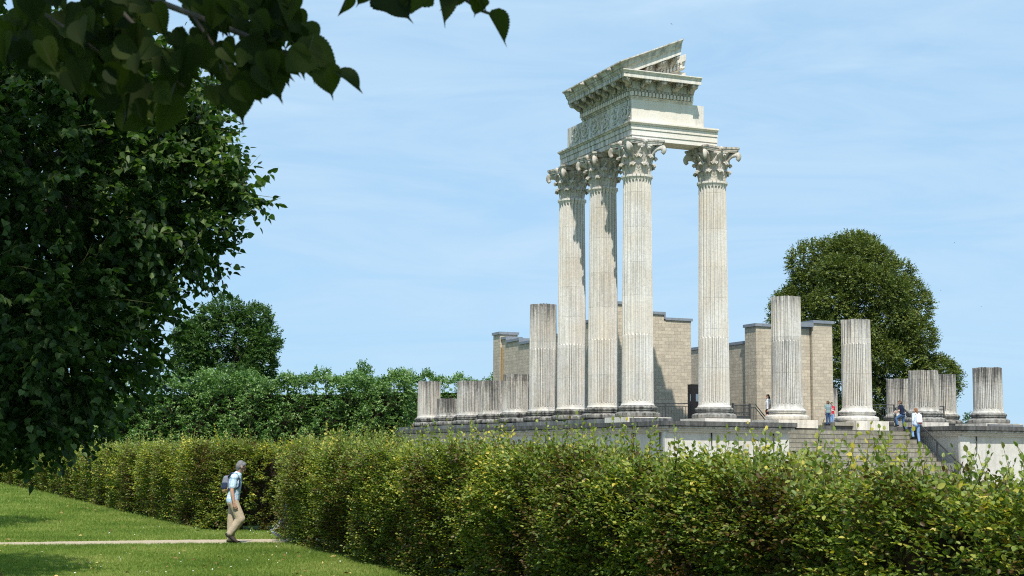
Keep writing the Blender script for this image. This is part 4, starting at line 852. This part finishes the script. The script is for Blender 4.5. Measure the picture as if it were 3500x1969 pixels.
# ------------------------------------------------------------------ people
def capsmesh(caps, k=12):
    mb = MB()
    for p0, r0, p1, r1 in caps:
        a, b_ = Vector(p0), Vector(p1); d = b_ - a; ln = d.length
        if ln < 1e-5: mb.ball(a, r0, k); continue
        d.normalize(); rows = []
        for q in (-1, -.92, -.7, -.38, 0): rows.append((a + d * q * r0, r0 * math.sqrt(max(0, 1 - q * q)) + 1e-4))
        for q in (0, .38, .7, .92, 1): rows.append((b_ + d * q * r1, r1 * math.sqrt(max(0, 1 - q * q)) + 1e-4))
        up = Vector((0, 0, 1)) if abs(d.z) < .9 else Vector((1, 0, 0)); x = d.cross(up).normalized(); y = x.cross(d); vs = []
        for c, r in rows:
            for j in range(k): t_ = 2 * math.pi * j / k; vs.append(c + (x * math.cos(t_) + y * math.sin(t_)) * r)
        n = len(rows)
        mb.add(vs, [(i * k + j, i * k + (j + 1) % k, (i + 1) * k + (j + 1) % k, (i + 1) * k + j) for i in range(n - 1) for j in range(k)] + [tuple(range(k))[::-1], tuple((n - 1) * k + j for j in range(k))])
    return mb
def blob(name, caps, voxel, mat, parent, smooth=6, squash=None):
    mb = capsmesh(caps); me = bpy.data.meshes.new(name); me.from_pydata(mb.v, [], mb.f)
    tmp = bpy.data.objects.new(name + '_tmp', me); COL.objects.link(tmp)
    m1 = tmp.modifiers.new('r', 'REMESH'); m1.mode = 'VOXEL'; m1.voxel_size = voxel; m1.use_smooth_shade = True
    m2 = tmp.modifiers.new('s', 'SMOOTH'); m2.factor = .5; m2.iterations = smooth
    dg = bpy.context.evaluated_depsgraph_get(); ev = tmp.evaluated_get(dg); me2 = bpy.data.meshes.new_from_object(ev); me2.name = name
    bpy.data.objects.remove(tmp); me2.materials.clear()
    o = link(name, me2, mat, parent); return o
def clothmat(name, col, var=.12): 
    m, t, b, o = newmat(name); f = noise(t, 14, 5, .6); g_ = noise(t, 120, 2)
    c = mixc(t, rng_(t, f, .3, .7), tuple(x * (1 - var) for x in col), tuple(min(1, x * (1 + var)) for x in col))
    t.links.new(c, b.inputs['Base Color']); b.inputs['Roughness'].default_value = .85; b.inputs['Specular IOR Level'].default_value = .15
    bp = N(t, 'ShaderNodeBump', Strength=.5, Distance=.02); t.links.new(noise(t, 11, 3, .6, dist=1.5), bp.inputs['Height']); t.links.new(bp.outputs[0], b.inputs['Normal']); return m
def plaidmat():
    m, t, b, o = newmat('pale_blue_plaid_cloth'); ge = N(t, 'ShaderNodeTexCoord').outputs['Object']
    sx = N(t, 'ShaderNodeSeparateXYZ'); t.links.new(ge, sx.inputs[0])
    def band(out_, per, w_):
        f = math_(t, 'FRACT', math_(t, 'MULTIPLY', out_, 1 / per)); return math_(t, 'LESS_THAN', f, w_)
    c = mixc(t, math_(t, 'MULTIPLY', band(sx.outputs['Z'], .055, .45), .55), (.62, .76, .86), (.36, .56, .74))
    c = mixc(t, math_(t, 'MULTIPLY', band(math_(t, 'ADD', sx.outputs['X'], sx.outputs['Y']), .05, .42), .5), c, (.30, .50, .70))
    c = mixc(t, math_(t, 'MULTIPLY', band(sx.outputs['Z'], .11, .1), .7), c, (.85, .88, .9))
    t.links.new(c, b.inputs['Base Color']); b.inputs['Roughness'].default_value = .85; b.inputs['Specular IOR Level'].default_value = .15
    bp = N(t, 'ShaderNodeBump', Strength=.6, Distance=.02); t.links.new(noise(t, 10, 3, .6, dist=1.5), bp.inputs['Height']); t.links.new(bp.outputs[0], b.inputs['Normal']); return m
def stripemat():
    m, t, b, o = newmat('blue_white_striped_cloth'); sx = N(t, 'ShaderNodeSeparateXYZ'); t.links.new(N(t, 'ShaderNodeTexCoord').outputs['Object'], sx.inputs[0])
    f = math_(t, 'LESS_THAN', math_(t, 'FRACT', math_(t, 'MULTIPLY', math_(t, 'ADD', sx.outputs['Y'], math_(t, 'MULTIPLY', sx.outputs['X'], .6)), 1 / .045)), .5)
    t.links.new(mixc(t, f, (.72, .76, .84), (.36, .46, .66)), b.inputs['Base Color']); b.inputs['Roughness'].default_value = .85; return m
M['skin'] = plain('skin', (.50, .29, .20), .55, .3, .06, 40); M['skinpale'] = plain('pale_skin', (.62, .40, .31), .55, .3, .05, 40)
M['dark'] = plain('dark_eye', (.02, .018, .016), .4, .4, .05)
def HM(name, c): return plain(name, c, .65, .3, .35, 60)
def seg(a, b_, q): return tuple(a[i] + (b_[i] - a[i]) * q for i in range(3))
DEF = dict(pel=(0, 0, .95), chest=(0, 0, 1.28), nk=(0, 0, 1.46), head=(.03, 0, 1.635), shL=(0, .175, 1.42), elL=(-.03, .235, 1.13), wrL=(.05, .235, .88), haL=(.09, .225, .80), shR=(0, -.175, 1.42), elR=(-.03, -.235, 1.13), wrR=(.05, -.235, .88), haR=(.09, -.225, .80),
           hipL=(0, .09, .93), knL=(.03, .10, .50), anL=(-.01, .10, .09), toL=(.15, .115, .035), hipR=(0, -.09, .93), knR=(.03, -.10, .50), anR=(-.01, -.10, .09), toR=(.15, -.115, .035))
def hand(caps, wr, ha, side):
    w_ = Vector(wr); d = (Vector(ha) - w_).normalized(); lat = Vector((0, 1, 0)); fw = d.cross(lat).normalized() * 1.0      # fingers lie side by side along fw, curl towards the body
    if abs(d.dot(lat)) > .9: fw = Vector((1, 0, 0))
    inn = fw.cross(d).normalized() * (1 if side < 0 else -1)
    for q in (-.022, 0, .022): caps.append((w_ + d * .012 + fw * q * .7, .021, w_ + d * .088 + fw * q * 1.15, .0165))
    for k, (q, l) in enumerate(((-.031, .062), (-.011, .074), (.010, .070), (.030, .055))):
        a = w_ + d * .095 + fw * q; b_ = a + d * l * .5 + inn * .006; c = b_ + d * l * .38 + inn * l * .36
        caps.append((a, .0098, b_, .0092)); caps.append((b_, .0092, c, .0080))
    a = w_ + d * .03 - fw * .030; b_ = a + d * .038 - fw * .022 + inn * .012; caps.append((a, .0125, b_, .0105)); caps.append((b_, .0105, b_ + d * .030 + inn * .012, .0085))
def person(label, loc, rz, h, J, C_, hair, look=(0, 0), hs=1.0, skin='skin', sleeve=.6, shorts=None, dress=False, vox=.0095, group=None, hem=.86, wide=1.0, loose=1.0, hairlen=0):
    s = h / 1.75; root = thing('person', label, 'person', loc, rz, group)
    j = {k: tuple(c * s for c in J.get(k, v)) for k, v in DEF.items()}; S = lambda r: r * s
    hc = Vector(j['head']); Rh = Matrix.Rotation(look[0], 3, 'Z') @ Matrix.Rotation(look[1], 3, 'Y'); hp = lambda x, y, z: tuple(hc + Rh @ Vector((x * s * hs, y * s * hs, z * s * hs)))
    body = [(hp(-.012, 0, .018), S(.088) * hs, hp(.012, 0, .032), S(.084) * hs), (hp(.0, 0, -.03), S(.072) * hs, hp(.035, 0, -.062), S(.05) * hs), (hp(.055, 0, -.085), S(.028) * hs, hp(.05, 0, -.06), S(.045) * hs),
            (hp(.088, 0, .005), S(.013) * hs, hp(.108, 0, -.028), S(.017) * hs), (hp(.0, .087, -.01), S(.02) * hs, hp(-.012, .09, .018), S(.02) * hs), (hp(.0, -.087, -.01), S(.02) * hs, hp(-.012, -.09, .018), S(.02) * hs),
            (j['nk'], S(.056), hp(-.015, 0, -.05), S(.052)), (hp(.078, .035, .033), S(.014) * hs, hp(.078, -.035, .033), S(.014) * hs)]
    ch, pl = Vector(j['chest']), Vector(j['pel']); mid = (ch + pl) / 2
    def torso(e): return [(tuple(ch + Vector((.0, y * s, .04 * s))), S(.115 + e), tuple(mid + Vector((0, y * s * .8, 0))), S(.105 + e)) for y in (-.065 * wide, .065 * wide)] + [(tuple(mid + Vector((0, y * s * .8, 0))), S(.105 + e), tuple(pl + Vector((-.01 * s, y * s, -.0))), S(.112 + e)) for y in (-.06, .06)] + \
        [(j['shL'], S(.066 + e), j['shR'], S(.066 + e)), (j['nk'], S(.07 + e), tuple(ch), S(.10 + e))]
    body += torso(0)
    for q in 'LR':
        body += [(j['sh' + q], S(.055), j['el' + q], S(.043)), (j['el' + q], S(.043), seg(j['el' + q], j['wr' + q], .35), S(.041)), (seg(j['el' + q], j['wr' + q], .35), S(.041), j['wr' + q], S(.027)), (j['hip' + q], S(.088), j['kn' + q], S(.058)), (j['kn' + q], S(.056), seg(j['kn' + q], j['an' + q], .3), S(.055)), (seg(j['kn' + q], j['an' + q], .3), S(.055), j['an' + q], S(.036)), (j['an' + q], S(.036), j['to' + q], S(.03))]
        hand(body, j['wr' + q], j['ha' + q], 1 if q == 'L' else -1)
    blob('body', body, vox * max(.75, s), M[skin], root, 4)
    sh = torso(.022)
    hz = hem * s; sh += [(tuple(Vector((pl.x - .005, y * s, hz + .09 * s))), S(.125), tuple(mid + Vector((0, y * s, 0))), S(.122)) for y in (-.06, .06)]
    for q in 'LR':
        e_ = seg(j['sh' + q], j['el' + q], min(1, sleeve)); sh += [(j['sh' + q], S(.075), e_, S(.064 * (1.06 if sleeve < 1 else 1)))]
        if sleeve > 1: sh += [(j['el' + q], S(.06), seg(j['el' + q], j['wr' + q], sleeve - 1), S(.046))]
    if dress:
        for y in (-.07, .07): sh += [(tuple(pl + Vector((0, y * s, 0))), S(.15), (pl.x, y * s * 1.5, .5 * s), S(.17))]
    blob('dress' if dress else 'shirt', sh, .012 * s, C_['shirt'], root, 4)
    if not dress:
        tr = [(tuple(pl + Vector((-.01 * s, y * s, .03 * s))), S(.128), tuple(pl + Vector((-.01 * s, y * s, -.04 * s))), S(.128)) for y in (-.055, .055)]
        for q in 'LR':
            kq = shorts or 1
            if shorts: tr += [(j['hip' + q], S(.108), seg(j['hip' + q], j['kn' + q], shorts), S(.092))]
            else: tr += [(j['hip' + q], S(.106), j['kn' + q], S(.074 * loose)), (j['kn' + q], S(.074 * loose), seg(j['kn' + q], j['an' + q], .5), S(.066 * loose)), (seg(j['kn' + q], j['an' + q], .5), S(.066 * loose), seg(j['kn' + q], j['an' + q], .93), S(.056 * loose))]
        blob('trousers' if not shorts else 'shorts', tr, .012 * s, C_['trousers'], root, 3)
    for q in 'LR':
        a, t_ = Vector(j['an' + q]), Vector(j['to' + q]); d = (t_ - a); d.normalize(); up = Vector((-d.z, 0, d.x)) if abs(d.x) > .05 else Vector((0, 0, 1)); up = up if up.z > 0 else -up
        lat = up.cross(d).normalized(); sole = t_ - up * .0
        hl = a - up * S(.045) - d * S(.045)
        blob('shoe', [(hl, S(.036), t_ + d * S(.025), S(.033)), (hl + lat * S(.012), S(.03), t_ + lat * S(.016), S(.03)), (hl - lat * S(.012), S(.03), t_ - lat * S(.016), S(.03)), (a, S(.05), a - up * S(.04), S(.046)), (a, S(.044), t_, S(.03))], .009 * s, C_['shoes'], root, 3)
    hr = [(hp(-.02, 0, .045), S(.095) * hs, hp(-.035, 0, .015), S(.09) * hs), (hp(.025, 0, .068), S(.066) * hs, hp(-.02, 0, .06), S(.09) * hs), (hp(-.05, 0, -.02), S(.066) * hs, hp(-.045, 0, -.055), S(.05) * hs)]
    for y in (-.05, .05): hr.append((hp(.02, y, .062), S(.045) * hs, hp(-.02, y * 1.3, .01), S(.036) * hs))
    if hairlen: hr += [(hp(-.09, 0, .02), S(.04) * hs, hp(-.115, 0, -.06), S(.042) * hs), (hp(-.115, 0, -.06), S(.042) * hs, hp(-.10, 0, -.06 - hairlen), S(.022) * hs)]
    blob('hair', hr, .010 * s, hair, root, 2)
    mb = MB()
    for y in (-.033, .033): mb.ball(hp(.083, y, .012), S(.010) * hs, 8)
    mb.tube([hp(.088, -.022, -.062), hp(.094, 0, -.061), hp(.088, .022, -.062)], S(.0045) * hs, 5); mb.build('face_features', M['dark'], root)
    return root, j, s
FLO = -.25
denim = clothmat('dark_blue_denim', (.045, .085, .17)); denim2 = clothmat('light_blue_denim', (.22, .36, .60)); denim3 = clothmat('mid_blue_denim', (.085, .16, .30))
black = clothmat('black_shoe_leather', (.02, .02, .022)); brownhair = HM('brown_hair', (.11, .065, .035)); darkhair = HM('dark_hair', (.03, .02, .016)); redhair = HM('auburn_hair', (.23, .105, .05)); greyhair = HM('grey_hair', (.17, .165, .165))
# walking man on the path
mp = (-5.93, 31.95, .008)
J = dict(pel=(-.03, 0, .93), chest=(.0, 0, 1.26), nk=(.045, 0, 1.455), head=(.115, 0, 1.622), shL=(.015, .165, 1.40), shR=(.005, -.17, 1.41), elR=(-.03, -.235, 1.12), wrR=(.02, -.245, .875), haR=(.05, -.24, .80), elL=(-.01, .235, 1.13), wrL=(.03, .225, .89), haL=(.05, .22, .81),
         hipL=(-.03, .085, .91), knL=(-.055, .09, .50), anL=(-.075, .09, .085), toL=(.085, .095, .033), hipR=(-.02, -.085, .91), knR=(.145, -.095, .53), anR=(-.075, -.095, .21), toR=(.06, -.095, .07))
man, mj, ms = person('grey haired man in pale blue plaid shirt and khaki trousers walking along the path', mp, R(3), 1.76, J, dict(shirt=plaidmat(), trousers=clothmat('khaki_cotton', (.46, .37, .26)), shoes=clothmat('brown_hiking_leather', (.055, .042, .038), .3)), greyhair, (R(22), R(16)), 1.0, 'skin', .66, vox=.0075, hem=.83, loose=1.42)
mb = MB()
col_ = blob('collar', [((.02, -.05, 1.485), .028, (.09, -.035, 1.47), .02), ((.02, .05, 1.485), .028, (.09, .035, 1.47), .02), ((.0, -.05, 1.485), .03, (.0, .05, 1.485), .03)], .008, man.children[1].data.materials[0], man, 2)
bp = thing('backpack', 'grey day pack with navy pocket and tan base on the walking man', 'backpack', mp, R(3))
M['packgrey'] = clothmat('grey_pack_cloth', (.20, .21, .25)); M['packnavy'] = clothmat('navy_pack_cloth', (.03, .045, .085)); M['packtan'] = clothmat('tan_pack_cloth', (.50, .33, .15))
blob('pack_body', [((-.205, y, 1.22), .085, (-.185, y * .8, 1.385), .07) for y in (-.09, -.03, .03, .09)], .012, M['packgrey'], bp, 4)
blob('pocket', [((-.20, -.165, 1.185), .02, (-.20, -.160, 1.29), .02), ((-.255, -.15, 1.185), .02, (-.25, -.145, 1.29), .02), ((-.165, -.16, 1.185), .02, (-.16, -.155, 1.29), .02), ((-.225, -.16, 1.185), .024, (-.22, -.155, 1.29), .024), ((-.185, -.163, 1.185), .024, (-.18, -.158, 1.29), .024)], .009, M['packnavy'], bp, 3)
blob('pack_base', [((-.205, y, 1.150), .068, (-.20, y, 1.165), .082) for y in (-.10, -.03, .03, .10)], .012, M['packtan'], bp, 3)
for y in (-.135, .135):
    mb = MB(); mb.tube([(-.13, y * .8, 1.42), (-.07, y, 1.505), (.05, y, 1.485), (.115, y * 1.02, 1.36), (.10, y * 1.15, 1.22), (-.02, y * 1.25, 1.155), (-.13, y, 1.17)], .019, 6, 0, True, 1.6); mb.build('shoulder_strap', M['packgrey'] if y > 0 else M['packnavy'], bp)
# woman with the white backpack on the stairs
VH = PSI + math.pi / 2
def at_t(u, v, z): return tuple(W(u, v, z))
wz = -.25 - .215 * 4 + .006
J = dict(pel=(.03, 0, .97), chest=(.06, 0, 1.29), nk=(.08, 0, 1.46), head=(.10, 0, 1.63), hipL=(.03, .09, .94), knL=(.26, .12, .70), anL=(.16, .12, .33), toL=(.32, .13, .255), hipR=(.02, -.09, .94), knR=(.05, -.09, .51), anR=(-.02, -.09, .09), toR=(.14, -.10, .035),
         shL=(.06, .17, 1.42), elL=(.0, .25, 1.14), wrL=(.04, .25, .89), haL=(.07, .245, .81), shR=(.07, -.17, 1.42), elR=(.12, -.26, 1.16), wrR=(.33, -.29, 1.02), haR=(.42, -.30, 1.01))
wp = at_t(14.62, -2.03, wz)
person('woman in striped shirt and light jeans climbing the stairs beside the handrail', wp, VH, 1.76, J, dict(shirt=stripemat(), trousers=denim2, shoes=black), redhair, (R(8), R(-4)), 1.0, 'skinpale', 1.7, hairlen=.16, vox=.010)
bp = thing('backpack', 'bright white backpack with red trim on the woman climbing the stairs', 'backpack', wp, VH); M['packwhite'] = clothmat('white_pack_cloth', (.84, .82, .83), .04); M['packred'] = clothmat('red_pack_trim', (.42, .07, .09))
blob('pack_body', [((-.13, y, 1.10), .085, (-.11, y * .9, 1.40), .075) for y in (-.13, -.08, 0, .05)], .012, M['packwhite'], bp, 4)
blob('pack_base', [((-.13, y, 1.035), .06, (-.12, y, 1.04), .07) for y in (-.14, -.06)], .012, M['packred'], bp, 3)
for y in (-.13, .11):
    mb = MB(); mb.tube([(-.07, y, 1.45), (.02, y, 1.515), (.14, y, 1.47), (.17, y * 1.1, 1.34), (.10, y * 1.3, 1.18), (-.08, y, 1.10)], .017, 6, 0, True, 1.6); mb.build('shoulder_strap', M['packwhite'], bp)
# man in the navy shirt
J = dict(pel=(.02, 0, .93), chest=(.09, 0, 1.24), nk=(.12, 0, 1.42), head=(.15, .02, 1.58), shL=(.10, .17, 1.38), elL=(.10, .27, 1.12), wrL=(.31, .24, 1.06), haL=(.39, .22, 1.05), shR=(.10, -.17, 1.38), elR=(.16, -.25, 1.13), wrR=(.36, -.14, 1.08), haR=(.43, -.10, 1.08),
         hipL=(.02, .09, .91), knL=(.33, .14, .70), anL=(.26, .14, .33), toL=(.42, .16, .275), hipR=(.0, -.09, .91), knR=(.02, -.11, .50), anR=(-.14, -.13, .10), toR=(.02, -.14, .035))
np_ = at_t(14.55, -1.00, -.25 - .215 + .006)
person('young man in navy shirt and jeans stepping onto the top of the stairs', np_, VH + R(28), 1.56, J, dict(shirt=clothmat('navy_cotton', (.014, .020, .042)), trousers=denim3, shoes=black), brownhair, (R(25), R(6)), 1.05, 'skinpale', .6, vox=.010)
pa = thing('paper_sheet', 'folded white paper held by the young man in the navy shirt', 'paper', np_, VH + R(28))
mb = MB(); Mx = T_((.36, .12, .93)) @ Matrix.Rotation(R(25), 4, 'X') @ Matrix.Rotation(R(-20), 4, 'Y'); mb.box(-.003, .003, -.075, .075, -.11, .11, 0, Mx); mb.box(.004, .008, -.075, .07, -.11, .10, 0, Mx @ Matrix.Rotation(R(6), 4, 'Y')); mb.build('sheet', M['paper'], pa)
# two boys at the top of the stairs
J = dict(elL=(-.02, .22, 1.13), wrL=(.05, .20, .90), haL=(.1, .18, .83), knL=(.02, .09, .5), head=(.02, .0, 1.63))
person('boy in grey green T-shirt seen from behind at the top of the stairs', at_t(10.25, -.72, FLO + .008), VH + R(-12), 1.20, J, dict(shirt=clothmat('grey_green_cotton', (.21, .29, .30)), trousers=denim, shoes=black), brownhair, (R(35), 0), 1.16, 'skinpale', .6, vox=.010)
b_r, _, bs = person('boy in red printed T-shirt facing the stairs beside the boy in grey green', at_t(11.15, .25, FLO + .005), VH + R(170), 1.17, dict(elR=(-.0, -.23, 1.13), wrR=(.1, -.2, .95), haR=(.16, -.16, .90)), dict(shirt=clothmat('red_cotton', (.50, .035, .06)), trousers=denim2, shoes=clothmat('red_canvas', (.4, .04, .05))), darkhair, (0, R(5)), 1.16, 'skinpale', .6, vox=.010)
mb = MB()
for z, y0, y1 in ((1.285, -.085, -.03), (1.285, -.02, .03), (1.285, .04, .085), (1.225, -.02, .02), (1.165, -.085, -.035), (1.165, -.025, .02), (1.165, .03, .085)): mb.box(.128 * bs, .150 * bs, y0 * bs, y1 * bs, (z - .018) * bs, (z + .018) * bs)
mb.build('shirt_print', M['paper'], b_r)
# woman in white top, half hidden by the column; woman in red between the stumps; walker hidden by the hedge end
person('girl in white T-shirt with dark ponytail half hidden behind a broken column', at_t(8.10, 1.35, FLO + .005), VH + R(78), 1.55, dict(elL=(-.04, .22, 1.13), wrL=(.06, .24, .90), haL=(.12, .23, .82), knL=(.12, .1, .5), anL=(.05, .1, .1)), dict(shirt=clothmat('white_cotton', (.80, .79, .80), .04), trousers=clothmat('black_shorts', (.025, .024, .028)), shoes=M['packwhite']), darkhair, (0, 0), 1.02, 'skin', .55, shorts=.55, hairlen=.18, vox=.010)
person('woman in coral red dress glimpsed between two broken side columns', at_t(2.2, 17.95, FLO + .005), VH + R(200), 1.72, {}, dict(shirt=clothmat('coral_red_cloth', (.72, .13, .11)), trousers=None, shoes=black), darkhair, (0, 0), 1.0, 'skin', .6, dress=True, hairlen=.2, vox=.011)
J = dict(hipL=(0, .09, .93), knL=(.16, .10, .52), anL=(.22, .10, .10), toL=(.38, .11, .05), knR=(-.12, -.1, .5), anR=(-.36, -.1, .20), toR=(-.24, -.11, .06))
person('walker in grey patterned trousers almost hidden behind the end of the near hedge', (-5.00, 33.85, .008), R(8), 1.72, J, dict(shirt=clothmat('dull_green_cloth', (.10, .13, .09)), trousers=clothmat('grey_white_patterned_cloth', (.24, .26, .28), .7), shoes=clothmat('blue_grey_trainer', (.20, .25, .31), .5)), darkhair, (0, 0), 1.0, 'skin', 1.8, vox=.012)

# ------------------------------------------------------------------ birds
def bird(label, px, py, Y, span, roll, head):
    X, Yy, Z = ((px - 1750) * Y / 5029, Y, 0); Z = CAM_Z + (1551 + .007 * (px - 1750) - py) * Y / 5029
    b_ = thing('flying_bird', label, 'bird', (X, Yy, Z), 0, 'swifts in the sky'); b_.rotation_euler = (R(70), roll, head); s = span / 2
    mb = MB(); mb.ball((0, 0, 0), .13 * s * 2, 8, 0, (.28, 1, .26)); mb.ball((0, .13 * s * 2, .0), .035 * s * 2, 6); mb.build('body', M['birdmat'], b_)
    for sg in (-1, 1):
        mb = MB(); pr = [(0, .09, 0), (.35, .12, .03), (.7, .02, .04), (1.0, -.22, .03), (.6, -.10, .03), (.3, -.08, .01), (0, -.10, 0)]
        vs = [(x * s * sg, y * s, z * s + d) for d in (-.012 * s, .012 * s) for x, y, z in pr]; n = len(pr)
        mb.add(vs, [tuple(range(n)), tuple(range(n, 2 * n))[::-1]] + [(i, (i + 1) % n, n + (i + 1) % n, n + i) for i in range(n)]); mb.build('wing', M['birdmat'], b_)
    mb = MB(); mb.box(-.05 * s, .05 * s, -.42 * s, -.2 * s, -.008 * s, .008 * s); mb.build('tail', M['birdmat'], b_)
M['birdmat'] = plain('dark_feathers', (.045, .04, .04), .7, .2, .2)
bird('bird gliding high above the temple pediment, largest of the birds', 2303, 51, 190, .62, 0, R(58))
bird('small bird in the sky to the upper right of the big tree', 3276, 827, 260, .50, 0, R(105))
bird('tiny bird in the sky right above the small bird pair near the far right stump', 3363, 1048, 330, .42, 0, R(140))
bird('tiny bird between the big tree and the right picture edge', 3224, 993, 330, .42, 0, R(20))
